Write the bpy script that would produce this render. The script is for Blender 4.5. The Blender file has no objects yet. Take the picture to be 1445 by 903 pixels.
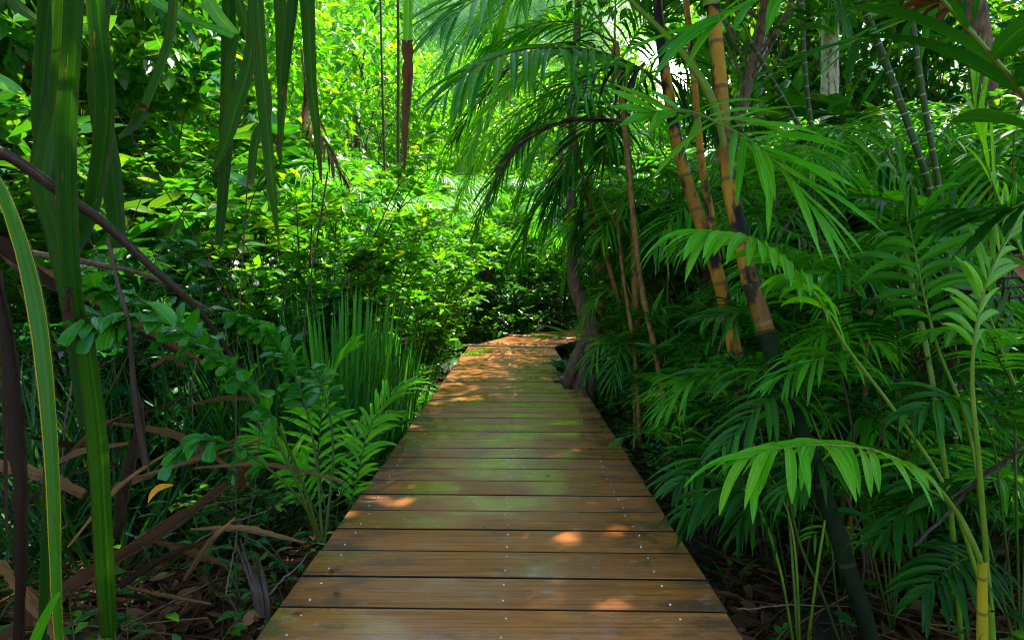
import bpy, math
import numpy as np
from math import radians as R
PI = math.pi
C = bpy.context.scene.collection
sc = bpy.context.scene
rng = np.random.default_rng(11)

# ------------------------------------------------------------------ camera, world, sun, exposure
CAMZ, F = 1.05, 900.0
PITCH = math.atan(56.5/900)
cd = bpy.data.cameras.new('camera'); cam = bpy.data.objects.new('camera', cd); C.objects.link(cam)
cd.sensor_width = 36; cd.lens = 36*F/1445; cd.clip_start = 0.05; cd.clip_end = 2000
cam.location = (0, 0, CAMZ); cam.rotation_euler = (PI/2-PITCH, 0, 0)
cd.dof.use_dof = False
sc.camera = cam

SUN_EL, SUN_AZ = R(56), R(40)       # azimuth from +Y towards +X (negative = ahead and left)
w = bpy.data.worlds.new('World'); sc.world = w; w.use_nodes = True
nt = w.node_tree; nt.nodes.clear()
sky = nt.nodes.new('ShaderNodeTexSky'); sky.sky_type = 'NISHITA'; sky.sun_disc = False
sky.sun_elevation = SUN_EL; sky.sun_rotation = SUN_AZ
sky.air_density = 1.0; sky.dust_density = .6
bg = nt.nodes.new('ShaderNodeBackground'); bg.inputs[1].default_value = 0.15
ow = nt.nodes.new('ShaderNodeOutputWorld')
nt.links.new(sky.outputs[0], bg.inputs[0]); nt.links.new(bg.outputs[0], ow.inputs[0])
sd = bpy.data.lights.new('sun', 'SUN'); sd.energy = 3.8; sd.angle = R(0.7); sd.color = (1, 0.95, 0.85)
sun = bpy.data.objects.new('sun', sd); C.objects.link(sun)
from mathutils import Vector
sdir = Vector((math.sin(SUN_AZ)*math.cos(SUN_EL), math.cos(SUN_AZ)*math.cos(SUN_EL), math.sin(SUN_EL)))
sun.rotation_euler = sdir.to_track_quat('Z', 'Y').to_euler(); sun.location = sdir*30
sc.view_settings.view_transform = 'Standard'; sc.view_settings.look = 'None'
sc.view_settings.gamma = 1; sc.view_settings.exposure = 2.0
sc.render.engine = 'CYCLES'
cy = sc.cycles
cy.use_denoising = True
try: cy.denoiser = 'OPENIMAGEDENOISE'
except Exception: pass
cy.pixel_filter_type = 'BLACKMAN_HARRIS'; cy.filter_width = 1.1
cy.max_bounces = 7; cy.diffuse_bounces = 4; cy.glossy_bounces = 3; cy.transmission_bounces = 5
cy.sample_clamp_indirect = 6; cy.caustics_reflective = False; cy.caustics_refractive = False
cy.use_adaptive_sampling = True; cy.adaptive_threshold = 0.02
sc.render.film_transparent = False

def P(px, py, Y):
    """point at world depth Y that the photo shows at pixel (px, py) of 1445x903"""
    x = (px-722.5)/F; v = (451.5-py)/F
    d = np.array([x, v*math.sin(PITCH)+math.cos(PITCH), v*math.cos(PITCH)-math.sin(PITCH)])
    s = Y/d[1]
    return np.array([0, 0, CAMZ])+d*s
def PP(lst):
    return np.array([P(*q) for q in lst])

# ------------------------------------------------------------------ mesh helpers
class MB:
    def __init__(s): s.v=[]; s.f=[]; s.a=[]; s.n=0
    def add(s, v, f, a):
        if len(v) == 0: return
        s.v.append(np.asarray(v, float)); s.f.append(np.asarray(f, int)+s.n); s.a.append(np.asarray(a, float)); s.n += len(v)
    def mesh(s, name):
        m = bpy.data.meshes.new(name)
        v = np.concatenate(s.v); f = np.concatenate(s.f); a = np.concatenate(s.a)
        m.vertices.add(len(v)); m.vertices.foreach_set('co', v.astype(np.float32).ravel())
        nf = len(f); m.loops.add(nf*4); m.polygons.add(nf)
        m.loops.foreach_set('vertex_index', f.astype(np.int32).ravel())
        m.polygons.foreach_set('loop_start', np.arange(0, nf*4, 4, dtype=np.int32))
        m.polygons.foreach_set('use_smooth', np.ones(nf, bool))
        at = m.attributes.new('luv', 'FLOAT_VECTOR', 'POINT')
        at.data.foreach_set('vector', a.astype(np.float32).ravel())
        m.update(calc_edges=True); m.validate()
        return m
    def build(s, name, mat, parent=None, flat=False):
        m = s.mesh(name)
        if flat: m.polygons.foreach_set('use_smooth', np.zeros(len(m.polygons), bool))
        m.materials.append(mat)
        o = bpy.data.objects.new(name, m); C.objects.link(o)
        if parent is not None: o.parent = parent
        return o

def norm(a):
    return a/np.maximum(np.linalg.norm(a, axis=-1, keepdims=True), 1e-9)
def ctr(pts, n):
    """Catmull-Rom through control points, n samples"""
    p = np.asarray(pts, float)
    if len(p) == 2: return p[0]+(p[1]-p[0])*np.linspace(0, 1, n)[:, None]
    q = np.vstack([2*p[0]-p[1], p, 2*p[-1]-p[-2]])
    t = np.linspace(0, len(p)-1-1e-6, n); i = t.astype(int); u = (t-i)[:, None]
    a, b, c, d = q[i], q[i+1], q[i+2], q[i+3]
    return .5*((2*b)+(c-a)*u+(2*a-5*b+4*c-d)*u**2+(3*b-a-3*c+d)*u**3)
def frames(c):
    T = norm(np.gradient(c, axis=0))
    up = np.array([0, 0, 1.]) if abs(T[0][2]) < .9 else np.array([0, 1., 0])
    N = np.zeros_like(T); n = up-T[0]*np.dot(up, T[0]); n /= np.linalg.norm(n)
    for i in range(len(T)):
        n = n-T[i]*np.dot(n, T[i]); n /= max(np.linalg.norm(n), 1e-9); N[i] = n
    return T, N, np.cross(T, N)
def tube(mb, c, r, sides=6, rand=None, cap=True, rough=0):
    c = np.asarray(c, float); n = len(c)
    r = np.broadcast_to(np.asarray(r, float), (n,)) if np.ndim(r) < 1 or len(np.atleast_1d(r)) == 1 else np.interp(np.linspace(0, 1, n), np.linspace(0, 1, len(r)), r)
    T, N, B = frames(c); th = np.linspace(0, 2*PI, sides, endpoint=False)
    rr = r[:, None]*np.ones(sides)
    if rough:
        g = rng.random((n, sides)); rr = rr*(1+rough*(g-.5))
    v = c[:, None]+rr[:, :, None]*(np.cos(th)[None, :, None]*N[:, None]+np.sin(th)[None, :, None]*B[:, None])
    L = np.concatenate([[0], np.cumsum(np.linalg.norm(np.diff(c, axis=0), axis=1))])
    rd = rng.random() if rand is None else rand
    a = np.zeros((n, sides, 3)); a[..., 0] = (th/(2*PI))[None]; a[..., 1] = L[:, None]; a[..., 2] = rd
    i = np.arange(n-1)[:, None]*sides; j = np.arange(sides)[None]; k = (j+1) % sides
    f = np.stack([i+j, i+k, i+sides+k, i+sides+j], -1).reshape(-1, 4)
    mb.add(v.reshape(-1, 3), f, a.reshape(-1, 3))

PROF = {
 'ovate':  [(0, .06), (.12, .62), (.33, 1), (.6, .82), (.85, .34), (1, .02)],
 'lance':  [(0, .25), (.15, .8), (.4, 1), (.7, .72), (.9, .3), (1, .02)],
 'palm':   [(0, .35), (.12, .85), (.45, 1), (.75, .7), (.92, .3), (1, .03)],
 'grass':  [(0, .7), (.3, 1), (.7, .75), (.92, .35), (1, .03)],
 'strap':  [(0, 1), (.5, .95), (.8, .7), (.93, .4), (1, .03)],
 'wedge':  [(0, .06), (.3, .4), (.7, .85), (.9, 1), (1, .7)],
 'ribbon': [(0, 1), (.5, 1), (.9, .95), (1, .9)],
}
def blades(mb, base, d, nrm, L, W, prof='ovate', nseg=4, droop=0., fold=.15, rand=None, dpow=1.3, wav=0., cols=3):
    base = np.atleast_2d(base); n = len(base)
    if n == 0: return
    d = norm(np.broadcast_to(d, (n, 3)).astype(float)); nrm = np.broadcast_to(nrm, (n, 3))
    L = np.broadcast_to(L, (n,)).astype(float); W = np.broadcast_to(W, (n,)).astype(float); droop = np.broadcast_to(droop, (n,)).astype(float)
    s0 = norm(np.cross(d, nrm)+1e-6)
    t = np.linspace(0, 1, nseg+1)
    pr = PROF[prof]; wd = np.interp(t, [q[0] for q in pr], [q[1] for q in pr])
    rd = rng.random(n) if rand is None else np.broadcast_to(rand, (n,))
    pos = base.astype(float).copy(); V = np.zeros((n, nseg+1, cols, 3)); A = np.zeros((n, nseg+1, cols, 3))
    X = np.array([-1, 0, 1]) if cols == 3 else np.array([-1, 1])
    for k in range(nseg+1):
        dk = norm(d+np.array([0, 0, -1.])*(droop*t[k]**dpow)[:, None])
        if k: pos = pos+dk*(L/nseg)[:, None]
        s = norm(s0-dk*np.sum(s0*dk, 1, keepdims=True))
        nn = np.cross(s, dk)
        if wav:
            ang = wav*np.sin(rd*40+t[k]*5)[:, None]; s = s*np.cos(ang)+nn*np.sin(ang); nn = np.cross(s, dk)
        hw = (W*.5*wd[k])[:, None]
        for j, xx in enumerate(X):
            V[:, k, j] = pos+s*hw*xx+nn*hw*fold*(abs(xx)-.5)*2
            A[:, k, j, 0] = xx; A[:, k, j, 1] = t[k]; A[:, k, j, 2] = rd
    m = (nseg+1)*cols
    q = [[k*cols+j, k*cols+j+1, (k+1)*cols+j+1, (k+1)*cols+j] for k in range(nseg) for j in range(cols-1)]
    Fq = (np.arange(n)[:, None, None]*m+np.array(q)[None]).reshape(-1, 4)
    mb.add(V.reshape(-1, 3), Fq, A.reshape(-1, 3))

def strap(mb, pts, W, face=(0, -1, 0), n=22, prof='strap', fold=.35, rand=None, twist=(0, 0), jag=.02, buckle=0):
    """one long keeled leaf through control points; face = the way its upper side looks"""
    c = ctr(pts, n); T = norm(np.gradient(c, axis=0)); fc = np.asarray(face, float)
    s = norm(np.cross(T, fc)); t = np.linspace(0, 1, n)
    nn = np.cross(s, T); ang = np.interp(t, [0, 1], twist)[:, None]
    s, nn = s*np.cos(ang)+nn*np.sin(ang), nn*np.cos(ang)-s*np.sin(ang)
    if callable(W): hw = W(t)
    elif np.ndim(W): hw = np.interp(t, np.linspace(0, 1, len(W)), W)*.5
    else: pr = PROF[prof]; hw = W*.5*np.interp(t, [q[0] for q in pr], [q[1] for q in pr])
    X = [-1, -.55, -.12, 0, .12, .55, 1]; H = [1, .55, .02, -.16, .02, .55, 1]
    rd = rng.random() if rand is None else rand
    hw = hw*(1+jag*rng.standard_normal(n))
    V = np.stack([c+s*(hw*x)[:, None]+nn*(hw*h*fold)[:, None] for x, h in zip(X, H)], 1)
    if buckle: V = V+nn[:, None]*(hw[:, None, None]*buckle*rng.standard_normal((n, 7, 1)))+s[:, None]*(hw[:, None, None]*buckle*.5*rng.standard_normal((n, 7, 1)))
    A = np.zeros((n, 7, 3)); A[..., 0] = np.array(X); A[..., 1] = t[:, None]; A[..., 2] = rd
    q = [[k*7+j, k*7+j+1, (k+1)*7+j+1, (k+1)*7+j] for k in range(n-1) for j in range(6)]
    mb.add(V.reshape(-1, 3), q, A.reshape(-1, 3))
    return V[:, 0], V[:, -1], s, T

def box(mb, x0, x1, y0, y1, z0, z1, rand=.5):
    v = np.array([[x, y, z] for z in (z0, z1) for y in (y0, y1) for x in (x0, x1)])
    f = [[0, 2, 3, 1], [4, 5, 7, 6], [0, 1, 5, 4], [2, 6, 7, 3], [0, 4, 6, 2], [1, 3, 7, 5]]
    mb.add(v, f, np.tile([0, 0, rand], (8, 1)))

# ------------------------------------------------------------------ materials
def newmat(name):
    m = bpy.data.materials.new(name); m.use_nodes = True; t = m.node_tree; t.nodes.clear()
    return m, t, t.nodes, t.links
def nd(t, ty, **kw):
    n = t.nodes.new(ty)
    for k, v in kw.items(): setattr(n, k, v)
    return n
def ramp(t, fac, cols):
    r = nd(t, 'ShaderNodeValToRGB'); e = r.color_ramp.elements
    for i, (p, c) in enumerate(cols):
        el = e[i] if i < 2 else e.new(p)
        el.position = p; el.color = (*c, 1) if len(c) == 3 else c
    t.links.new(fac, r.inputs[0]); return r.outputs[0]
def math_(t, op, a, b=None, c=None):
    n = nd(t, 'ShaderNodeMath', operation=op)
    for i, x in enumerate((a, b, c)):
        if x is None: continue
        if isinstance(x, (int, float)): n.inputs[i].default_value = x
        else: t.links.new(x, n.inputs[i])
    return n.outputs[0]
def mix(t, f, a, b, blend='MIX'):
    n = nd(t, 'ShaderNodeMix', data_type='RGBA', blend_type=blend)
    for s, x in ((0, f), (6, a), (7, b)):
        if isinstance(x, (int, float)): n.inputs[s].default_value = x
        elif isinstance(x, tuple): n.inputs[s].default_value = (*x, 1)
        else: t.links.new(x, n.inputs[s])
    return n.outputs[2]
def noise(t, vec, scale, detail=3, rough=.5, dim='3D'):
    n = nd(t, 'ShaderNodeTexNoise'); n.inputs['Scale'].default_value = scale; n.inputs['Detail'].default_value = detail
    n.inputs['Roughness'].default_value = rough
    if vec is not None: t.links.new(vec, n.inputs['Vector'])
    return n.outputs[0]
def comb(t, x, y, z):
    n = nd(t, 'ShaderNodeCombineXYZ')
    for i, q in enumerate((x, y, z)):
        if isinstance(q, (int, float)): n.inputs[i].default_value = q
        else: t.links.new(q, n.inputs[i])
    return n.outputs[0]

def leafmat(name, cols, rough=.32, trans=.4, stripe=9, rib=.5, tip=.25, spots=.25, brown=(.16, .07, .015), edge=None, spec=.34, vein=.35):
    if 'dead' not in name and 'red' not in name and 'orange' not in name: cols = [(c[0]*1.0, c[1]*1.18, c[2]*.75) for c in cols]
    m, t, N, Lk = newmat(name)
    at = nd(t, 'ShaderNodeAttribute', attribute_name='luv'); sp = nd(t, 'ShaderNodeSeparateXYZ'); Lk.new(at.outputs['Vector'], sp.inputs[0])
    u, v, r = sp.outputs
    oi = nd(t, 'ShaderNodeObjectInfo').outputs['Random']
    fac = math_(t, 'FRACT', math_(t, 'ADD', math_(t, 'MULTIPLY', r, .93), math_(t, 'MULTIPLY', math_(t, 'SUBTRACT', oi, .5), .12)))
    n = len(cols)
    col = ramp(t, fac, [(i/(n-1), c) for i, c in enumerate(cols)])
    # lengthwise veins
    vec = comb(t, math_(t, 'MULTIPLY', u, stripe), math_(t, 'MULTIPLY', v, 1.2), math_(t, 'MULTIPLY', r, 77.))
    ns = noise(t, vec, 1.0, 2)
    col = mix(t, math_(t, 'MULTIPLY', math_(t, 'SUBTRACT', ns, .35), 1.1), col, mix(t, 1., col, (1.7, 1.45, 1.2), 'MULTIPLY'))
    fine = noise(t, comb(t, math_(t, 'MULTIPLY', u, stripe*2.2), math_(t, 'MULTIPLY', v, .8), math_(t, 'MULTIPLY', r, 31.)), 1., 1)
    col = mix(t, math_(t, 'MULTIPLY', math_(t, 'GREATER_THAN', fine, .54), vein), col, mix(t, 1., col, (.45, .5, .5), 'MULTIPLY'))
    # midrib
    au = math_(t, 'ABSOLUTE', u)
    if rib: col = mix(t, math_(t, 'MULTIPLY', math_(t, 'LESS_THAN', au, .10), rib), col, mix(t, 1., col, (2.2, 1.9, 1.6), 'MULTIPLY'))
    geo = nd(t, 'ShaderNodeNewGeometry')
    if spots:
        tc = noise(t, comb(t, math_(t, 'MULTIPLY', u, 2.), math_(t, 'MULTIPLY', v, 9.), math_(t, 'MULTIPLY', r, 131.)), 1.3, 4, .65)
        sf = math_(t, 'MULTIPLY', math_(t, 'SMOOTHSTEP' if False else 'GREATER_THAN', tc, .66), spots*2)
        col = mix(t, math_(t, 'MINIMUM', sf, 1.), col, brown)
    if tip:
        tf = math_(t, 'MULTIPLY', math_(t, 'GREATER_THAN', math_(t, 'ADD', v, math_(t, 'MULTIPLY', ns, .10)), 1.02), math_(t, 'GREATER_THAN', math_(t, 'FRACT', math_(t, 'MULTIPLY', r, 7.3)), 1-tip))
        col = mix(t, tf, col, brown)
    if edge: col = mix(t, math_(t, 'GREATER_THAN', au, .9), col, edge)
    b = nd(t, 'ShaderNodeBsdfPrincipled'); Lk.new(col, b.inputs['Base Color'])
    wet = noise(t, geo.outputs['Position'], 9., 2)
    rr = math_(t, 'ADD', rough-.04, math_(t, 'MULTIPLY', wet, .2)); Lk.new(rr, b.inputs['Roughness'])
    b.inputs['Specular IOR Level'].default_value = spec
    bp = nd(t, 'ShaderNodeBump'); bp.inputs['Strength'].default_value = .35; bp.inputs['Distance'].default_value = .004
    Lk.new(ns, bp.inputs['Height']); Lk.new(bp.outputs[0], b.inputs['Normal'])
    out = nd(t, 'ShaderNodeOutputMaterial')
    if trans:
        tr = nd(t, 'ShaderNodeBsdfTranslucent'); Lk.new(mix(t, 1., col, (2.0, 1.75, .5), 'MULTIPLY'), tr.inputs[0])
        mx = nd(t, 'ShaderNodeMixShader'); mx.inputs[0].default_value = trans
        Lk.new(b.outputs[0], mx.inputs[1]); Lk.new(tr.outputs[0], mx.inputs[2]); Lk.new(mx.outputs[0], out.inputs[0])
    else: Lk.new(b.outputs[0], out.inputs[0])
    return m

M = {}
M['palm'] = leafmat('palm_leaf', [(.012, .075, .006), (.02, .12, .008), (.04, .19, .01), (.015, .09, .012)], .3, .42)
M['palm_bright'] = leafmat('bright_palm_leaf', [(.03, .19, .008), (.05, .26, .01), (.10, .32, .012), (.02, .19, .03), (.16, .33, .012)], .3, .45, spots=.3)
M['palm_lit'] = leafmat('lit_palm_leaf', [(.06, .3, .008), (.09, .34, .008), (.14, .36, .01)], .3, .45, spots=.3)  # lighter copy of the bright leaf; light on near fronds put into its colour
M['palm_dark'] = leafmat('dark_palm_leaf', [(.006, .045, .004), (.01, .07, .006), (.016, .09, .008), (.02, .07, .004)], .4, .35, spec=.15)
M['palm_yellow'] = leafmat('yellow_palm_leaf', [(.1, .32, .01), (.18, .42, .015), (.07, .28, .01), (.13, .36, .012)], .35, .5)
M['pandan'] = leafmat('pandanus_leaf', [(.01, .05, .002), (.016, .07, .002), (.028, .095, .003), (.05, .11, .004)], .5, .5, stripe=16, rib=.6, spec=.16, vein=.75, spots=.5, tip=.8, edge=(.045, .05, .008))
M['pandan_yellow'] = leafmat('yellow_edged_leaf', [(.035, .13, .008), (.06, .18, .01)], .34, .35, stripe=4, rib=0, spots=.35, edge=(.55, .38, .02))
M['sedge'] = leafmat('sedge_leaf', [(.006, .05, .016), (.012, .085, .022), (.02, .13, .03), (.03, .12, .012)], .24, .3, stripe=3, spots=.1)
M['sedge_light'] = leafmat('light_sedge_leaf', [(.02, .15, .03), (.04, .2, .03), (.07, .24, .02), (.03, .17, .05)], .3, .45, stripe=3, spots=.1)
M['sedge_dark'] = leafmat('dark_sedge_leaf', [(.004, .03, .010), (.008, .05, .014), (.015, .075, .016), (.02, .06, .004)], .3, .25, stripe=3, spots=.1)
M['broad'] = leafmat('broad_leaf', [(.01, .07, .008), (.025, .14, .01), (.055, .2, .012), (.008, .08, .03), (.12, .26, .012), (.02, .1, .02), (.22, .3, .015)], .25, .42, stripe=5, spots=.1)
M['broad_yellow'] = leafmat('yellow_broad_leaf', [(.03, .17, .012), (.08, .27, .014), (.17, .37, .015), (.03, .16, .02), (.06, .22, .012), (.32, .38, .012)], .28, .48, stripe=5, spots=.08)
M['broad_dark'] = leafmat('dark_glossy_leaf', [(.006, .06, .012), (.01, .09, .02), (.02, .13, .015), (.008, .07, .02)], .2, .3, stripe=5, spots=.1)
M['far'] = leafmat('far_leaf', [(.02, .1, .02), (.05, .18, .025), (.1, .26, .03), (.03, .13, .03), (.18, .3, .03)], .42, .45, stripe=2, rib=0, spots=0, tip=0)
M['fish'] = leafmat('fishtail_leaf', [(.012, .13, .015), (.03, .19, .012), (.05, .24, .012), (.015, .14, .03)], .2, .4, spec=.6, stripe=7, spots=.15, tip=.4)
M['dead'] = leafmat('dead_leaf', [(.1, .05, .02), (.19, .1, .045), (.07, .03, .012), (.26, .14, .06)], .6, .15, stripe=16, spots=.4, brown=(.04, .02, .01), rib=.2, spec=.1)
M['dead_dark'] = leafmat('dead_dark_leaf', [(.03, .014, .006), (.055, .028, .014), (.02, .012, .008), (.08, .04, .018)], .5, .12, stripe=16, spots=.3, brown=(.02, .01, .01), rib=.2, spec=.08)
M['dead_grey'] = leafmat('dead_grey_leaf', [(.03, .035, .045), (.05, .05, .06), (.02, .018, .025), (.07, .07, .08)], .4, .1, stripe=6, spots=.2, brown=(.02, .012, .01))
M['red_brown'] = leafmat('red_brown_leaf', [(.13, .03, .01), (.2, .06, .02), (.1, .03, .015)], .5, .3, stripe=6, spots=.3)
M['orange'] = leafmat('orange_leaf', [(.75, .3, .01), (.8, .36, .015)], .4, .3, stripe=5, spots=.1)

def woodmat(name, c1, c2, scale=8, stretch=6, rough=.6, bump=.5, blotch=None, bth=.52, rings=None, bsc=7.):
    """u = round the stem, v = metres along it"""
    m, t, N, Lk = newmat(name)
    tc = nd(t, 'ShaderNodeTexCoord'); mp = nd(t, 'ShaderNodeMapping'); mp.inputs['Scale'].default_value = (stretch, stretch, 1)
    Lk.new(tc.outputs['Object'], mp.inputs[0])
    n1 = noise(t, mp.outputs[0], scale, 5, .65)
    col = ramp(t, n1, [(.3, c1), (.7, c2)])
    at = nd(t, 'ShaderNodeAttribute', attribute_name='luv'); sp = nd(t, 'ShaderNodeSeparateXYZ'); Lk.new(at.outputs['Vector'], sp.inputs[0])
    if rings:
        pw, rc = rings
        fr = math_(t, 'FRACT', math_(t, 'DIVIDE', sp.outputs[1], pw))
        rg = math_(t, 'LESS_THAN', fr, .055 if pw > .25 else .09)
        col = mix(t, math_(t, 'MULTIPLY', rg, .8), col, rc)
    if blotch:
        mp2 = nd(t, 'ShaderNodeMapping'); mp2.inputs['Scale'].default_value = (1.8, 1.8, .7); Lk.new(tc.outputs['Object'], mp2.inputs[0])
        n2 = noise(t, mp2.outputs[0], bsc, 6, .62)
        f = nd(t, 'ShaderNodeMapRange'); f.inputs[1].default_value = bth-.02; f.inputs[2].default_value = bth+.05
        Lk.new(n2, f.inputs[0]); col = mix(t, f.outputs[0], col, blotch)
    b = nd(t, 'ShaderNodeBsdfPrincipled'); Lk.new(col, b.inputs['Base Color']); b.inputs['Roughness'].default_value = rough; b.inputs['Specular IOR Level'].default_value = .2
    bp = nd(t, 'ShaderNodeBump'); bp.inputs['Strength'].default_value = bump; bp.inputs['Distance'].default_value = .01
    Lk.new(n1, bp.inputs['Height']); Lk.new(bp.outputs[0], b.inputs['Normal'])
    o = nd(t, 'ShaderNodeOutputMaterial'); Lk.new(b.outputs[0], o.inputs[0]); return m
M['trunk_yellow'] = woodmat('yellow_palm_trunk', (.20, .08, .008), (.42, .21, .012), 5, 2, .62, .25, blotch=(.009, .005, .003), bth=.475, bsc=4., rings=(.19, (.09, .06, .025)))
M['trunk_clear'] = woodmat('yellow_green_stem', (.22, .2, .008), (.42, .3, .012), 5, 2, .5, .25, blotch=(.03, .02, .005), bth=.6, bsc=9., rings=(.11, (.12, .08, .02)))
M['trunk_dark'] = woodmat('dark_palm_trunk', (.05, .025, .01), (.11, .055, .02), 8, 4, .6, .5, blotch=(.3, .14, .01), bth=.56)
M['trunk_orange'] = woodmat('orange_palm_stem', (.14, .06, .012), (.24, .12, .018), 6, 3, .5, .4, blotch=(.03, .02, .01), bth=.54, rings=(.16, (.2, .15, .08)))
M['trunk_green'] = woodmat('green_palm_stem', (.002, .010, .001), (.005, .022, .0015), 6, 3, .85, .3, rings=(.3, (.07, .04, .015)), blotch=(.012, .014, .004), bth=.55, bsc=9.)
M['bamboo'] = woodmat('ringed_green_stem', (.02, .05, .005), (.045, .08, .008), 6, 3, .4, .2, rings=(.085, (.3, .32, .22)))
M['petiole'] = woodmat('green_stalk', (.08, .16, .01), (.15, .22, .015), 9, 3, .35, .2)
M['petiole_dark'] = woodmat('dark_green_stalk', (.03, .06, .008), (.06, .09, .01), 9, 3, .4, .2)
M['stem'] = woodmat('woody_stem', (.05, .035, .02), (.12, .08, .045), 10, 4, .7, .5)
M['bark_pale'] = woodmat('pale_bark', (.42, .31, .25), (.78, .66, .58), 9, 1.5, .75, .7, blotch=(.2, .12, .09), bth=.55, bsc=16.)
M['bark'] = woodmat('brown_bark', (.04, .02, .012), (.26, .15, .10), 9, 2.2, .75, 1.0)
M['dead_stalk'] = woodmat('dead_stalk', (.03, .018, .014), (.075, .045, .032), 9, 5, .35, .4)
M['dead_wood'] = woodmat('dead_wood', (.07, .045, .03), (.2, .13, .08), 8, 6, .7, .7)

M['spine'] = woodmat('leaf_spine', (.25, .2, .03), (.4, .32, .05), 5, 2, .6, .1)
def tag(o, label, cat, group=None):
    o['label'] = label; o['category'] = cat
    if group: o['group'] = group
    return o
def thing(name, label, cat, loc=(0, 0, 0), rz=0, group=None, sc_=1.):
    o = bpy.data.objects.new(name, None); C.objects.link(o); o.location = loc; o.rotation_euler = (0, 0, rz)
    o.scale = (sc_,)*3 if np.ndim(sc_) == 0 else sc_
    o.empty_display_size = .2
    return tag(o, label, cat, group)
def dup(root, label, loc, rz=0, s=1., group=None, tilt=(0, 0)):
    r = root.copy(); C.objects.link(r); r.location = loc; r.rotation_euler = (tilt[0], tilt[1], rz)
    r.scale = (s,)*3 if np.ndim(s) == 0 else s
    r['label'] = label
    if group: r['group'] = group
    for ch in list(root.children):
        c = ch.copy(); C.objects.link(c); c.parent = r
        for g in list(ch.children):
            q = g.copy(); C.objects.link(q); q.parent = c
    return r

# ------------------------------------------------------------------ ground
GZ = -.36
m, t, N, Lk = newmat('forest_soil')
tc = nd(t, 'ShaderNodeTexCoord')
n1 = noise(t, tc.outputs['Object'], 3.5, 8, .7); n2 = noise(t, tc.outputs['Object'], 22, 5, .7)
col = ramp(t, n1, [(.3, (.018, .01, .007)), (.55, (.05, .028, .016)), (.75, (.09, .05, .028))])
col = mix(t, math_(t, 'MULTIPLY', n2, .6), col, (.03, .018, .01))
b = nd(t, 'ShaderNodeBsdfPrincipled'); Lk.new(col, b.inputs['Base Color']); b.inputs['Roughness'].default_value = .75
bp = nd(t, 'ShaderNodeBump'); bp.inputs['Distance'].default_value = .03; Lk.new(n2, bp.inputs['Height']); Lk.new(bp.outputs[0], b.inputs['Normal'])
o_ = nd(t, 'ShaderNodeOutputMaterial'); Lk.new(b.outputs[0], o_.inputs[0]); M['soil'] = m
def hills(x, y):
    h = GZ + .05*np.sin(x*1.7+y*.9)+.04*np.sin(y*2.3-x)+.03*np.sin(x*5+1)*np.sin(y*4.3)
    r = np.hypot(x, y-4)
    return h+np.clip(r-22, 0, 30)*.06
mb = MB()
g = np.sign(np.linspace(-1, 1, 161))*(np.abs(np.linspace(-1, 1, 161))**2.6)*600
GX, GY = np.meshgrid(g, g+5); zz = hills(GX, GY)
v = np.stack([GX, GY, zz], -1).reshape(-1, 3); n_ = 161
i = np.arange(n_-1)[:, None]*n_+np.arange(n_-1)[None]
mb.add(v, np.stack([i, i+1, i+n_+1, i+n_], -1).reshape(-1, 4), np.zeros((len(v), 3)))
o = mb.build('ground', M['soil']); o['kind'] = 'structure'
def gz(x, y): return float(hills(np.array(x), np.array(y)))

# far hillside that closes the view above the opening
mb = MB(); nx, ny = 60, 30
X, Y = np.meshgrid(np.linspace(-220, 200, nx), np.linspace(70, 190, ny))
Z = (Y-70)*.72+4*np.sin(X*.03+1)+3*np.sin(X*.11)+3*np.sin(Y*.13+X*.05)-X*.10
Zf = lambda x, y: (y-70)*.72+4*np.sin(x*.03+1)+3*np.sin(x*.11)+3*np.sin(y*.13+x*.05)-x*.10
v = np.stack([X, Y, Z-3], -1).reshape(-1, 3); i = np.arange(ny-1)[:, None]*nx+np.arange(nx-1)[None]
mb.add(v, np.stack([i, i+1, i+nx+1, i+nx], -1).reshape(-1, 4), np.zeros((len(v), 3)))
o = mb.build('hillside', M['broad_dark']); o['kind'] = 'structure'
def cloud(mb, c, rad, n, leaf, asp=.5, nseg=2, prof='ovate', cols=3, shell=.55, droop=.5, wig=.5):
    """n leaves through an ellipsoid, denser towards its skin, tips out and down"""
    u = norm(rng.standard_normal((n, 3))); r = shell+(1-shell)*rng.random(n)**.6
    rad = np.broadcast_to(rad, (3,))
    p = np.asarray(c)+u*rad*r[:, None]
    d = norm(u*np.array([1, 1, .3])+rng.standard_normal((n, 3))*wig+np.array([0, 0, -.35]))
    nr = norm(u*.5+np.array([0, 0, 1.])+rng.standard_normal((n, 3))*.45)
    L = leaf*(.6+.8*rng.random(n))
    blades(mb, p, d, nr, L, L*asp, prof, nseg, droop*rng.random(n), .15, cols=cols)
mb = MB()
for k in range(1100):
    y = rng.uniform(74, 192); x = rng.uniform(-.36, .22)*y; s = rng.uniform(2.2, 4.5)
    cloud(mb, (x, y, Zf(x, y)+s*.3), (s, s, s*.9), 150, 1.3, .8, 1, cols=2, shell=.8)
o = mb.build('hillside_forest', M['far']); o['kind'] = 'stuff'; tag(o, 'hazy green forest on the far hillside', 'forest')

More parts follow.
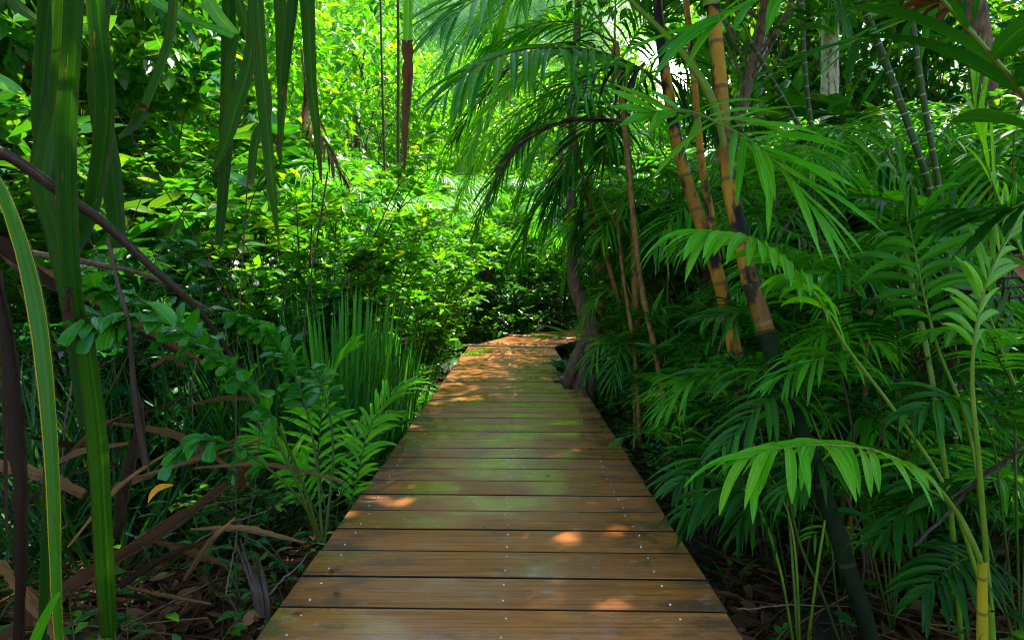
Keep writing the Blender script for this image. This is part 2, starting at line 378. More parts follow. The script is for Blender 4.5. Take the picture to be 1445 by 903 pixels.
# ------------------------------------------------------------------ boardwalk
m, t, N, Lk = newmat('wet_decking')
tc = nd(t, 'ShaderNodeTexCoord'); at = nd(t, 'ShaderNodeAttribute', attribute_name='luv'); sp = nd(t, 'ShaderNodeSeparateXYZ'); Lk.new(at.outputs['Vector'], sp.inputs[0])
pos = nd(t, 'ShaderNodeSeparateXYZ'); Lk.new(tc.outputs['Object'], pos.inputs[0])
rr = sp.outputs[2]
gv = comb(t, math_(t, 'MULTIPLY', pos.outputs[0], 1.6), math_(t, 'MULTIPLY', pos.outputs[1], 90.), math_(t, 'MULTIPLY', rr, 50.))
grain = noise(t, gv, 1., 5, .7)
gv2 = comb(t, math_(t, 'MULTIPLY', pos.outputs[0], .9), math_(t, 'MULTIPLY', pos.outputs[1], 3.), math_(t, 'MULTIPLY', rr, 9.))
patch = noise(t, gv2, 1.6, 5, .6)
col = ramp(t, grain, [(.28, (.22, .068, .018)), (.5, (.45, .152, .038)), (.72, (.60, .225, .062))])
col = mix(t, ramp(t, patch, [(.42, (0, 0, 0)), (.62, (1, 1, 1))]), col, mix(t, 1., col, (.95, .84, .38), 'MULTIPLY'))
col = mix(t, math_(t, 'MULTIPLY', rr, .35), col, mix(t, 1., col, (.55, .6, .7), 'MULTIPLY'))
# dark mould spots and damp ends
spn = noise(t, comb(t, math_(t, 'MULTIPLY', pos.outputs[0], 2.2), math_(t, 'MULTIPLY', pos.outputs[1], 4.), math_(t, 'MULTIPLY', rr, 30.)), 1.7, 6, .68)
ax = math_(t, 'ABSOLUTE', pos.outputs[0])
endf = nd(t, 'ShaderNodeMapRange'); endf.inputs[1].default_value = .38; endf.inputs[2].default_value = .74; endf.inputs[4].default_value = .17
Lk.new(ax, endf.inputs[0])
sf = nd(t, 'ShaderNodeMapRange'); sf.inputs[1].default_value = .56; sf.inputs[2].default_value = .72
Lk.new(math_(t, 'ADD', spn, endf.outputs[0]), sf.inputs[0])
col = mix(t, math_(t, 'MULTIPLY', sf.outputs[0], .72), col, (.05, .042, .03))
# pale dried scuffs
scn = noise(t, comb(t, math_(t, 'MULTIPLY', pos.outputs[0], 5.), math_(t, 'MULTIPLY', pos.outputs[1], 9.), rr), 2.4, 8, .75)
scl = nd(t, 'ShaderNodeMapRange'); scl.inputs[1].default_value = .56; scl.inputs[2].default_value = .66; scl.inputs[4].default_value = .42
Lk.new(scn, scl.inputs[0]); col = mix(t, scl.outputs[0], col, (.42, .31, .23))
gap_shade = nd(t, 'ShaderNodeMapRange'); gap_shade.inputs[1].default_value = .15; gap_shade.inputs[2].default_value = .6; Lk.new(sp.outputs[0], gap_shade.inputs[0]); col = mix(t, gap_shade.outputs[0], col, (.012, .009, .006))  # near-black plank sides and bevels: shade of the gaps painted in, with edge dirt
b = nd(t, 'ShaderNodeBsdfPrincipled'); Lk.new(col, b.inputs['Base Color'])
wetn = noise(t, comb(t, math_(t, 'MULTIPLY', pos.outputs[0], 1.), math_(t, 'MULTIPLY', pos.outputs[1], 1.3), math_(t, 'MULTIPLY', rr, 3.)), 1.9, 5, .55)
ro = nd(t, 'ShaderNodeMapRange'); ro.inputs[1].default_value = .38; ro.inputs[2].default_value = .62; ro.inputs[3].default_value = .2; ro.inputs[4].default_value = .5
Lk.new(wetn, ro.inputs[0]); Lk.new(math_(t, 'ADD', ro.outputs[0], math_(t, 'MULTIPLY', scl.outputs[0], .5)), b.inputs['Roughness'])
b.inputs['Specular IOR Level'].default_value = .22
cw = nd(t, 'ShaderNodeMapRange'); cw.inputs[1].default_value = .42; cw.inputs[2].default_value = .52; Lk.new(wetn, cw.inputs[0])
Lk.new(math_(t, 'SUBTRACT', .65, math_(t, 'MULTIPLY', cw.outputs[0], .65)), b.inputs['Coat Weight']); b.inputs['Coat Roughness'].default_value = .13
bp = nd(t, 'ShaderNodeBump'); bp.inputs['Strength'].default_value = .5; bp.inputs['Distance'].default_value = .003
Lk.new(math_(t, 'ADD', grain, math_(t, 'MULTIPLY', scn, .5)), bp.inputs['Height']); Lk.new(bp.outputs[0], b.inputs['Normal'])
o_ = nd(t, 'ShaderNodeOutputMaterial'); Lk.new(b.outputs[0], o_.inputs[0]); M['deck'] = m
def simple(name, c, rough=.5, metal=0.):
    m, t, N, Lk = newmat(name); b = nd(t, 'ShaderNodeBsdfPrincipled'); tcx = nd(t, 'ShaderNodeTexCoord')
    Lk.new(ramp(t, noise(t, tcx.outputs['Object'], 25, 4), [(.3, tuple(q*.75 for q in c)), (.7, c)]), b.inputs['Base Color'])
    b.inputs['Roughness'].default_value = rough; b.inputs['Metallic'].default_value = metal
    o = nd(t, 'ShaderNodeOutputMaterial'); Lk.new(b.outputs[0], o.inputs[0]); return m
M['steel'] = simple('screw_steel', (.75, .75, .75), .3, .8)
M['white'] = simple('white_paint', (.75, .73, .7), .45)
M['red'] = simple('red_paint', (.62, .03, .02), .45)
M['beam'] = simple('damp_beam', (.07, .045, .028), .7)
deck = thing('boardwalk', 'wet brown plank boardwalk leading into the jungle', 'boardwalk'); deck['kind'] = 'structure'
PITCHB, SKEW = .2172, -.024
XL = lambda y: -.768+.0075*y
XR = lambda y: .676+.004*y
def plank(mb, a, b_, c, d, th=.035, rnd=.5, bev=.004):
    """a,b front left/right; d,c back left/right (xy); bevelled top"""
    a, b_, c, d = [np.array([*q, 0.]) for q in (a, b_, c, d)]; ce = (a+b_+c+d)/4
    zj = rng.uniform(-.0015, .0015)
    def ring(s, z):
        out = []
        for q in (a, b_, c, d):
            v = q+np.sign(ce-q)*s; v[2] = z+zj; out.append(v)
        return out
    v = ring(0, -th)+ring(0, -bev)+ring(bev, 0)
    f = [[3, 2, 1, 0], [8, 9, 10, 11]]
    for k in range(4):
        l = (k+1) % 4
        f += [[k, l, 4+l, 4+k], [4+k, 4+l, 8+l, 8+k]]
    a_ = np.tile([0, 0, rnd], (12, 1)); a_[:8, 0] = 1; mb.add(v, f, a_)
dm = MB(); sm = MB()
def screw(x, y):
    c = np.array([[x, y, -.004], [x, y, .0025], [x, y, .0035]]); tube(sm, c, [.0042, .0038, .0006], 8)
k0 = -16; y = 1.983
for k in range(k0, 37):
    y0 = 1.983+k*PITCHB; y1 = y0+PITCHB-.0105; yc = (y0+y1)/2
    jl, jr = rng.uniform(-.004, .004, 2)
    xl, xr = XL(yc)+jl, XR(yc)+jr
    if 6.15 < yc < 8.2: xr = .50+.02*(yc-6.1)+jr
    if yc > 8.2: xr = .66
    sk = lambda x: SKEW*x
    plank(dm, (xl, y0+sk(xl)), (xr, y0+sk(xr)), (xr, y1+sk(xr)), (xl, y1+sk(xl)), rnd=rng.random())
    for xs in (-.672+.006*yc, -.025, .515 if xr > .6 else xr-.08):
        for yy in (y0+.045, y1-.045):
            screw(xs+rng.uniform(-.012, .012), yy+sk(xs)+rng.uniform(-.008, .008))
# the turn to the right
yb = 1.983+37*PITCHB
A0 = np.array([XL(yb), yb+.02]); B0 = np.array([.66, yb-.02])
def seg(A0, B0, A1, B1, n):
    for k in range(n):
        f0, f1 = k/n, (k+1)/n-.035/n
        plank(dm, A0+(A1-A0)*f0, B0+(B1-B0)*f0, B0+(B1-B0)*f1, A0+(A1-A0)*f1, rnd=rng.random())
A1 = np.array([-.03, 11.95]); B1 = np.array([1.15, 11.15]); seg(A0, B0, A1, B1, 10)
A2 = np.array([1.6, 13.9]); B2 = np.array([2.6, 12.9]); seg(A1+[.06, .06], B1+[.06, .06], A2, B2, 11)
A3 = np.array([5.4, 14.7]); B3 = np.array([5.6, 13.3]); seg(A2, B2, A3, B3, 16)
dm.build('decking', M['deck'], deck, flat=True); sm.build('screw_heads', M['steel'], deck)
mb = MB()
for xx in (-.66, -.02, .5): box(mb, xx-.04, xx+.04, -1.4, 10.1, -.19, -.0385)
for yy in np.arange(-1, 10, 1.6):
    for xx in (-.6, .46): box(mb, xx-.05, xx+.05, yy-.05, yy+.05, -.7, -.195)
mb.build('support_beams', M['beam'], deck, flat=True)
# red and white striped strip
st = thing('hazard_strip', 'red and white striped strip across the far bend of the boardwalk', 'marker strip')
a, b2 = np.array([-.05, 11.90]), np.array([1.12, 11.10]); nsg = 13
for par, nm, mt in ((0, 'red_stripes', 'red'), (1, 'white_stripes', 'white')):
    mb = MB()
    for k in range(par, nsg, 2):
        p, q = a+(b2-a)*k/nsg, a+(b2-a)*(k+1)/nsg; nrm = np.array([-(b2-a)[1], (b2-a)[0]]); nrm = nrm/np.linalg.norm(nrm)*.05
        v = [[*(p-nrm), .004], [*(q-nrm), .004], [*(q+nrm), .004], [*(p+nrm), .004], [*(p-nrm), .03], [*(q-nrm), .03], [*(q+nrm), .03], [*(p+nrm), .03]]
        mb.add(v, [[4, 5, 6, 7], [0, 1, 5, 4], [1, 2, 6, 5], [2, 3, 7, 6], [3, 0, 4, 7]], np.zeros((8, 3)))
    mb.build(nm, M[mt], st, flat=True)
tb = thing('threshold_board', 'pale worn board across the boardwalk where it bends', 'board')
mb = MB(); p = np.array([-.72, 10.18]); q = np.array([.66, 9.85])
v = [[p[0], p[1]-.07, .003], [q[0], q[1]-.07, .003], [q[0], q[1]+.07, .003], [p[0], p[1]+.07, .003]]; v += [[x, y, .018] for x, y, z in v]
mb.add(v, [[4, 5, 6, 7], [0, 1, 5, 4], [1, 2, 6, 5], [2, 3, 7, 6], [3, 0, 4, 7]], np.zeros((8, 3)))
M['pale_board'] = simple('pale_board', (.36, .26, .2), .3)
mb.build('board', M['pale_board'], tb, flat=True)

# ------------------------------------------------------------------ plant builders
def frond(parent, pts, n=34, L=.4, W=.035, a0=68, a1=22, droop=.8, bare=.12, roll=0., mat='palm', rmat='petiole', r=.009, lift=.15, jit=.15, miss=.03, nseg=5, side=0, prof='palm', lprof=None, fold=.22, name='frond'):
    c = ctr(pts, 60); T = norm(np.gradient(c, axis=0))
    Z = np.array([0, 0, 1.]); S = norm(np.cross(T, Z)+np.array([1e-5, 0, 0])); U = np.cross(S, T)
    S, U = S*math.cos(roll)+U*math.sin(roll), U*math.cos(roll)-S*math.sin(roll)
    mb = MB()
    for sg in (-1, 1):
        if side and sg != side: continue
        t = bare+(1-bare)*(np.arange(n)+.5*(sg > 0)+rng.uniform(-.15, .15, n))/n; t = np.clip(t, 0, .999)
        keep = rng.random(n) > miss; t = t[keep]
        i = (t*59).astype(int); f = (t-bare)/(1-bare)
        base = c[i]+(c[np.minimum(i+1, 59)]-c[i])*((t*59-i)[:, None])
        a = np.radians(a0+(a1-a0)*f**1.3+rng.normal(0, 6, len(t)))
        d = T[i]*np.cos(a)[:, None]+sg*S[i]*np.sin(a)[:, None]+U[i]*lift+rng.normal(0, jit, (len(t), 3))*.5
        if lprof is None: lf = .45+.55*np.sin(PI*np.clip(f*.85+.12, 0, 1))**.8; lf *= np.where(f > .85, 1-.5*(f-.85)/.15, 1)
        else: lf = np.interp(f, np.linspace(0, 1, len(lprof)), lprof)
        ll = L*lf*(1+rng.normal(0, .1, len(t)))
        nr = U[i]+rng.normal(0, jit, (len(t), 3))
        blades(mb, base, d, nr, ll, W*(.8+.3*rng.random(len(t)))*(.6+.4*lf), prof, nseg, droop*(.7+.6*rng.random(len(t))), fold, rand=rng.random(len(t)), wav=.18)
    tube(mb, c, [r*.4, r*.3, r*.2, r*.1], 3)
    o = mb.build(name, M[mat], parent)
    rb = MB(); tube(rb, c, [r, r*.8, r*.45, r*.2], 6); rb.build('rachis', M[rmat], o)
    return o
def arch(base, az, L, el0, el1, n=6, z=None):
    """control points of an arching stalk"""
    p = [np.asarray(base, float)]; els = np.radians(np.linspace(el0, el1, n))
    for e in els: p.append(p[-1]+L/n*np.array([math.cos(az)*math.cos(e), math.sin(az)*math.cos(e), math.sin(e)]))
    return p
def palm(name, label, cat, loc, nf=8, L=1.4, trunk=0, tr=.04, el=(70, -25), lf=.4, W=.035, n=26, mat='palm', tmat='trunk_orange', rz=0, group=None, seed=0, droop=.8, rmat='petiole', bare=.2, azr=None, nseg=4, lean=(0, 0)):
    t = thing(name, label, cat, loc, rz, group)
    top = np.array([lean[0], lean[1], trunk])
    if trunk:
        mb = MB(); c = ctr([(0, 0, -.1), (lean[0]*.3, lean[1]*.3, trunk*.5), top, top+[lean[0]*.1, lean[1]*.1, .25]], 40); tube(mb, c, [tr*1.2, tr, tr*.9, tr*.7], 12, rough=.06); mb.build('trunk', M[tmat], t)
    for k in range(nf):
        az = (k+rng.uniform(-.3, .3))*2*PI/nf if azr is None else rng.uniform(*azr)
        e0 = el[0]+rng.uniform(-18, 12); e1 = el[1]+rng.uniform(-20, 15)
        frond(t, arch(top+[0, 0, rng.uniform(0, .15)*min(1, trunk)], az, L*rng.uniform(.8, 1.15), e0, e1), n, lf*rng.uniform(.85, 1.1), W, droop=droop, mat=mat, rmat=rmat, bare=bare, roll=rng.uniform(-.35, .35), nseg=nseg, r=.009*max(.6, L/1.4))
    return t
def shrub(name, label, cat, loc, h=1.2, w=.8, ns=9, nl=26, leaf=.1, asp=.5, mat='broad', rz=0, group=None, tw=3, nseg=4, droop=.7, prof='ovate'):
    t = thing(name, label, cat, loc, rz, group); st = MB(); fo = MB()
    for k in range(ns):
        az = rng.uniform(0, 2*PI); rr = w*.5*math.sqrt(rng.random()); hh = h*rng.uniform(.55, 1.05)
        p = [(rr*.15*math.cos(az), rr*.15*math.sin(az), -.05), (rr*.5*math.cos(az), rr*.5*math.sin(az), hh*.45), (rr*math.cos(az), rr*math.sin(az), hh*.85), (rr*1.35*math.cos(az), rr*1.35*math.sin(az), hh)]
        c = ctr(p, 24); tube(st, c, [.010*h**.5, .006, .002], 5)
        brs = [(c, .25)]
        for q in range(tw):
            i = rng.integers(6, 22); a2 = az+rng.uniform(-1.8, 1.8); bl = w*.35*rng.uniform(.5, 1.1)
            b = ctr(arch(c[i], a2, bl, rng.uniform(15, 55), rng.uniform(-35, 10), 4), 12); tube(st, b, [.004, .0015], 4); brs.append((b, .12))
        for b, t0 in brs:
            m_ = int(nl*(1 if t0 > .2 else .6)); tt = t0+(1-t0)*np.sort(rng.random(m_)); i = (tt*(len(b)-1)).astype(int)
            T = norm(np.gradient(b, axis=0))[i]; aa = rng.uniform(0, 2*PI, m_)
            out = np.stack([np.cos(aa), np.sin(aa), np.zeros(m_)], 1)
            d = norm(T*.35+out*.8+np.array([0, 0, .15])+rng.normal(0, .2, (m_, 3)))
            nr = norm(np.array([0, 0, 1.])-d*.2+rng.normal(0, .35, (m_, 3)))
            L = leaf*rng.uniform(.4, 1.35, m_)
            blades(fo, b[i]+rng.normal(0, .004, (m_, 3)), d, nr, L, L*asp, prof, nseg, droop*rng.random(m_), .2, wav=.15)
    fo.build('foliage', M[mat], t); st.build('stem', M['stem'], t)
    return t
def clump(name, label, cat, loc, n=60, L=1., W=.022, mat='sedge', spread=.5, droop=1.2, rz=0, group=None, base=.12, nseg=9, azr=None, el=(55, 88)):
    t = thing(name, label, cat, loc, rz, group); mb = MB()
    az = rng.uniform(0, 2*PI, n) if azr is None else rng.uniform(azr[0], azr[1], n); e = np.radians(rng.uniform(el[0], el[1], n))
    d = np.stack([np.cos(az)*np.cos(e), np.sin(az)*np.cos(e), np.sin(e)], 1)
    p = np.stack([np.cos(az)*base*rng.random(n), np.sin(az)*base*rng.random(n), np.full(n, -.03)], 1)
    nr = np.cross(np.stack([-np.sin(az), np.cos(az), 0*az], 1), d); nr = -nr+rng.normal(0, .3, (n, 3))
    blades(mb, p, d, nr, L*rng.uniform(.5, 1.1, n), W*rng.uniform(.7, 1.2, n), 'grass', nseg, droop*rng.random(n)**1.5, .3, wav=.2, dpow=2.)
    mb.build('blades', M[mat], t); return t
def tree(name, label, loc, h, tr, crown, nclump=28, npc=130, leaf=.2, mat='broad', tmat='bark', group=None, rz=0, lean=(0, 0), low=.55, asp=.5):
    t = thing(name, label, 'tree', loc, rz, group)
    mb = MB(); top = np.array([lean[0], lean[1], h*low]); c = ctr([(0, 0, -.2), (lean[0]*.35+.05, lean[1]*.35, h*low*.5), top, (lean[0]*1.2, lean[1]*1.2, h*.95)], 40)
    tube(mb, c, [tr*1.35, tr, tr*.8, tr*.25], 14, rough=.08); fo = MB()
    for k in range(nclump):
        u = norm(rng.standard_normal(3)); q = top+np.array([0, 0, (h-h*low)*.5])+u*np.array([crown, crown, (h-h*low)*.5])*rng.uniform(.45, 1)
        i = rng.integers(20, 38); b = ctr([c[i], (c[i]+q)/2+[0, 0, .2], q], 10); tube(mb, b, [tr*.25, tr*.06], 5)
        s = crown*rng.uniform(.22, .4); cloud(fo, q, (s, s, s*.55), npc, leaf, asp, 3, shell=.2, wig=.8)
    fo.build('crown', M[mat], t); mb.build('trunk', M[tmat], t)
    return t

def face_cam(k=(0, -1, .15)): return k
def tl(parent, pts, wpx, mat='pandan', name='leaf', face=(0, -1, .1), n=26, fold=.35, twist=(0, 0), spine=False):
    W = np.array([q*p[2]/F for q, p in zip(np.interp(np.linspace(0, 1, len(pts)), np.linspace(0, 1, len(wpx)), wpx), pts)])
    mb = MB(); dd = 'dead' in mat; E = strap(mb, PP(pts), W, face, n, fold=fold*(1.6 if dd else 1), twist=twist, jag=.09 if dd else .02, buckle=.13 if dd else 0)
    o = mb.build(name, M[mat], parent)
    if mat.startswith('pandan') and name == 'leaf':
        sb = MB()
        for e, sg in ((E[0], -1), (E[1], 1)):
            L = np.concatenate([[0], np.cumsum(np.linalg.norm(np.diff(e, axis=0), axis=1))]); k = int(L[-1]/.011); d = np.linspace(0, L[-1], k)+rng.uniform(-.002, .002, k)
            b = np.stack([np.interp(d, L, e[:, j]) for j in range(3)], 1); ss = np.stack([np.interp(d, L, (E[2]*sg)[:, j]) for j in range(3)], 1); tt = np.stack([np.interp(d, L, E[3][:, j]) for j in range(3)], 1)
            blades(sb, b, ss+tt*.9, np.cross(ss, tt), rng.uniform(.003, .0065, k), .0028, 'lance', 1, 0, 0, cols=2)
        sb.build('spines', M['spine'], o)
    return o
def bothing(name, label, cat, group=None): return thing(name, label, cat, (0, 0, 0), 0, group)

# ================================================================== LEFT FOREGROUND
t = bothing('pandanus', 'big screw pine at the far left with broad upright leaves rising from the dark ground', 'pandanus')
tl(t, [(158, 905, 1.95), (152, 800, 1.95), (142, 620, 1.93), (122, 470, 1.9), (108, 440, 1.9)], [24, 30, 30, 27, 18], fold=.5)
tl(t, [(120, 480, 1.9), (104, 380, 1.88), (98, 200, 1.85), (106, 60, 1.8), (112, -80, 1.75), (112, -220, 1.7)], [20, 28, 32, 30, 28, 24], fold=.45)
tl(t, [(122, 600, 1.97), (90, 350, 2.1), (62, 180, 2.1), (68, 20, 2.05), (84, -140, 2.0)], [18, 26, 26, 24, 20], fold=.4)
tl(t, [(92, 380, 2.2), (130, 300, 2.2), (152, 160, 2.15), (140, 30, 2.1), (126, -90, 2.1)], [16, 26, 30, 26, 22], fold=.4)
tl(t, [(98, 440, 2.05), (80, 330, 2.05), (60, 250, 2.05), (82, 130, 2.1), (90, 0, 2.1), (92, -90, 2.1)], [18, 30, 34, 32, 26], fold=.3)
tl(t, [(170, 350, 2.35), (158, 240, 2.35), (140, 120, 2.35), (150, -20, 2.35)], [22, 32, 28, 22], fold=.3)
tl(t, [(100, 452, 1.88), (98, 430, 1.88), (99, 405, 1.88)], [14, 14, 11], mat='dead_dark', name='torn_leaf_stub')
mb = MB(); tube(mb, PP([(150, 1010, 2.05), (152, 930, 2.0), (156, 890, 1.96)]), [.06, .05, .03], 10, rough=.1); mb.build('trunk', M['bark'], t)

t = bothing('pandanus', 'young screw pine at the left edge with a narrow yellow edged leaf curving down', 'pandanus')
tl(t, [(88, 950, 1.6), (82, 830, 1.6), (76, 640, 1.62), (56, 440, 1.65), (18, 300, 1.7), (-30, 210, 1.75)], [12, 16, 22, 26, 20, 14], mat='pandan_yellow', fold=.5)
tl(t, [(60, 950, 1.62), (70, 700, 1.65), (72, 560, 1.7), (64, 450, 1.72), (40, 340, 1.8)], [14, 16, 16, 14, 8], fold=.5)
tl(t, [(40, 930, 1.5), (60, 880, 1.5), (78, 845, 1.48), (86, 835, 1.46)], [16, 15, 9, 3], mat='palm_yellow', fold=.3)
mb = MB(); tube(mb, PP([(70, 1120, 1.6), (72, 1000, 1.6), (74, 930, 1.6)]), [.04, .035, .02], 8, rough=.1); mb.build('trunk', M['bark'], t)

# tall screw pine whose crown is above the frame; leaves hang into the picture
t = bothing('pandanus', 'tall screw pine overhead on the left with long folded strap leaves hanging into the picture', 'pandanus')
hang = [
 ([(300, -420, 2.3), (345, -200, 2.1), (362, -20, 2.0), (372, 120, 2.0), (385, 260, 2.0), (394, 345, 2.02)], [30, 34, 32, 28, 20, 4], 'pandan'),
 ([(330, -420, 2.3), (385, -200, 2.2), (398, -20, 2.15), (402, 110, 2.15), (398, 190, 2.15), (396, 240, 2.15)], [30, 36, 34, 30, 18, 5], 'pandan'),
 ([(350, -420, 2.3), (405, -180, 2.1), (414, -20, 2.05), (408, 60, 2.05), (400, 134, 2.05)], [20, 22, 20, 16, 10], 'pandan'),
 ([(340, -420, 2.3), (420, -200, 2.2), (434, -20, 2.1), (440, 110, 2.1), (447, 180, 2.1), (452, 255, 2.1)], [20, 30, 28, 20, 14, 2], 'pandan'),
 ([(360, -420, 2.4), (520, -330, 2.5), (574, -160, 2.5), (576, 20, 2.5), (575, 60, 2.5)], [14, 16, 16, 16, 15], 'palm_yellow'),
 ([(230, -300, 2.3), (250, -120, 2.2), (247, 20, 2.1), (232, 90, 2.05), (205, 158, 2.0)], [24, 28, 26, 30, 28], 'pandan'),
 ([(206, 150, 2.0), (190, 178, 2.05), (168, 196, 2.12)], [26, 22, 8], 'pandan'),
 ([(262, -300, 2.3), (350, -120, 2.2), (356, 60, 2.1), (332, 160, 2.08), (316, 210, 2.08), (300, 240, 2.1)], [20, 22, 20, 34, 20, 3], 'pandan'),
 ([(240, -300, 2.5), (315, -60, 2.5), (322, 100, 2.5), (318, 230, 2.5), (310, 345, 2.5)], [18, 22, 24, 22, 14], 'pandan'),
 ([(200, -300, 2.6), (270, -60, 2.4), (300, 10, 2.3), (334, 52, 2.2)], [24, 26, 24, 18], 'palm_yellow'),
 ([(200, -250, 2.6), (180, -60, 2.3), (225, 5, 2.2), (330, 52, 2.1)], [22, 20, 18, 12], 'palm_yellow'),
 ([(334, 48, 2.2), (326, 90, 2.2), (322, 140, 2.22), (318, 200, 2.3)], [20, 18, 14, 10], 'pandan'),
 ([(180, -300, 2.5), (60, -100, 2.4), (20, -10, 2.3), (60, 36, 2.2)], [26, 28, 26, 10], 'pandan'),
 ([(250, -320, 2.7), (310, -80, 2.8), (378, 130, 2.8), (362, 200, 2.8), (356, 260, 2.8)], [20, 22, 20, 22, 16], 'pandan'),
]
for pts, wp, mt in hang: tl(t, pts, [q*.8 for q in wp], mat=mt, fold=.35 if mt == 'pandan' else .2, face=(rng.uniform(-.35, .35), -1, .1), twist=(rng.uniform(-.3, .3), rng.uniform(-.3, .3)))
for pts, wp in (([(575, 58, 2.5), (576, 110, 2.5), (572, 180, 2.5), (571, 242, 2.5)], [15, 14, 10, 3]),
                ([(392, 190, 2.16), (393, 215, 2.16), (398, 232, 2.16)], [6, 5, 2]), ([(452, 225, 2.1), (453, 245, 2.1), (454, 258, 2.1)], [6, 4, 2])):
    tl(t, pts, wp, mat='dead', name='dead_leaf_end')
mb = MB(); tube(mb, ctr([(-2.15, .9, -.45), (-2.0, 1.3, .8), (-1.5, 1.9, 2.2), tuple(P(290, -400, 2.3))], 30), [.09, .07, .06, .05], 12, rough=.08); mb.build('trunk', M['bark'], t)

t = bothing('dead_palm_stalk', 'dark purple brown dead stalk slanting down across the left side', 'stalk')
mb = MB(); tube(mb, ctr(PP([(-60, 190, 1.7), (15, 222, 1.8), (90, 275, 1.9), (150, 318, 2.0), (215, 378, 2.1), (268, 425, 2.2), (305, 470, 2.35), (350, 540, 2.5)]), 40), [.017, .016, .013, .008], 8); mb.build('stalk', M['dead_stalk'], t)
t = bothing('dead_palm_stalk', 'thin brown dead stalk lying nearly level behind the broad screw pine leaf', 'stalk')
mb = MB(); tube(mb, ctr(PP([(-40, 345, 2.4), (60, 360, 2.4), (130, 372, 2.5), (215, 392, 2.7), (300, 440, 2.9)]), 30), [.014, .012, .006], 7); mb.build('stalk', M['dead_wood'], t)
t = bothing('dead_palm_stalk', 'upright thin brown stalk hanging between the broad leaf and the fishtail palm', 'stalk')
mb = MB(); tube(mb, ctr(PP([(152, 335, 1.9), (166, 400, 1.9), (182, 460, 1.9), (190, 560, 1.92), (206, 655, 1.95)]), 30), [.006, .006, .008, .011], 7); mb.build('stalk', M['dead_stalk'], t)
t = bothing('dead_pandanus_leaf', 'dark brown dead strap leaf standing upright at the far left edge', 'dead leaf')
tl(t, [(30, 940, 1.5), (36, 750, 1.5), (30, 600, 1.52), (14, 460, 1.55), (-20, 340, 1.6)], [16, 22, 24, 22, 16], mat='dead_dark', name='blade', fold=.5)
for q, (lab, pts, wp, mt) in enumerate([
 ('long brown dead leaf from the left corner up behind the broad green leaf', [(-30, 935, 1.75), (60, 862, 1.85), (150, 800, 2.0), (240, 745, 2.2), (320, 685, 2.45)], [26, 28, 26, 24, 10], 'dead'),
 ('dead leaf strip lying level behind the yellow edged leaf', [(-20, 655, 2.1), (60, 672, 2.1), (120, 700, 2.15)], [16, 20, 12], 'dead'),
 ('bundle of dark dead leaf under the slanting purple stalk', [(-30, 330, 2.3), (60, 400, 2.4), (150, 448, 2.6), (250, 500, 2.8)], [24, 26, 22, 12], 'dead_dark'),
 ('brown dead leaf with pale rib sloping down behind the fishtail fronds', [(0, 355, 2.5), (90, 400, 2.5), (180, 452, 2.6), (300, 520, 2.8)], [14, 14, 12, 5], 'dead'),
 ('hollow curled dead leaf standing beside the orange fallen leaf', [(170, 760, 2.2), (180, 690, 2.2), (200, 600, 2.3), (188, 540, 2.4)], [18, 20, 16, 6], 'dead_dark'),
 ('thin bleached dead leaf arching behind the orange fallen leaf', [(160, 690, 2.4), (220, 668, 2.5), (290, 640, 2.7), (350, 612, 2.9)], [8, 9, 7, 3], 'dead'),
 ('brown dead leaf slanting into the dark bottom left corner', [(0, 790, 1.7), (40, 840, 1.75), (90, 905, 1.8)], [16, 18, 16], 'dead'),
 ('dry curled leaf hanging over the dark sedge blades', [(215, 520, 2.2), (240, 508, 2.2), (262, 520, 2.2)], [10, 14, 4], 'dead'),
 ('narrow dead strap leaf at the left edge crossing the yellow edged leaf', [(2, 380, 1.9), (6, 520, 1.8), (8, 640, 1.75), (10, 760, 1.7)], [5, 6, 5, 4], 'dead_dark'),
 ('brown twisted dead leaf among the sedge left of the deck', [(340, 690, 2.8), (352, 650, 2.8), (372, 622, 2.9), (392, 600, 3.0)], [12, 14, 10, 3], 'dead'),
 ('dark dead leaf lying below the broad green leaf near the seedlings', [(170, 830, 2.0), (230, 790, 2.1), (300, 760, 2.2)], [16, 14, 5], 'dead_dark'),
]):
    t = bothing('dead_pandanus_leaf', lab, 'dead leaf', 'dead strap leaves on the left'); tl(t, pts, wp, mat=mt, name='blade', fold=.4, twist=(rng.uniform(-.4, .4), rng.uniform(-.4, .4)), face=(0, -.7, .7))
for k in range(16):
    x0 = -15+(k % 4)*85+rng.uniform(0, 60); y0 = 570+(k//4)*80+rng.uniform(0, 50); Y0 = 1.75+(903-y0)/330*.9+rng.uniform(-.1, .1); a = rng.uniform(-.9, .35); l = rng.uniform(90, 240)
    pts = [(x0, y0, Y0), (x0+l*.5*math.cos(a)+rng.uniform(-8, 8), y0+l*.5*math.sin(a)+rng.uniform(-14, 6), Y0+.1), (x0+l*math.cos(a), y0+l*math.sin(a)+rng.uniform(0, 14), Y0+rng.uniform(-.1, .3))]
    t = bothing('dead_pandanus_leaf', 'thin dead strip %s, %s of its four' % (['left of the broad screw pine leaf', 'crossing the broad screw pine leaf', 'right around the orange leaf', 'between the orange leaf and the deck'][k % 4], ['highest', 'second highest', 'second lowest', 'lowest'][k//4]), 'dead leaf', 'thin dead strips in the lower left tangle'); tl(t, pts, [4, rng.uniform(5, 12), 3], mat=rng.choice(['dead', 'dead_dark', 'dead']), name='blade', fold=.6, twist=(rng.uniform(-.6, .6), rng.uniform(-.6, .6)), face=(0, -.7, .7), n=18)
t = bothing('dead_palm_frond', 'reddish brown withered frond hanging from the left shrubs', 'dead frond')
frond(t, PP([(425, 70, 4.8), (432, 130, 4.8), (445, 180, 4.7), (470, 225, 4.6), (490, 260, 4.6)]), 26, .24, .022, 40, 20, 1.8, .1, mat='dead', rmat='dead_wood', name='frond', side=0)
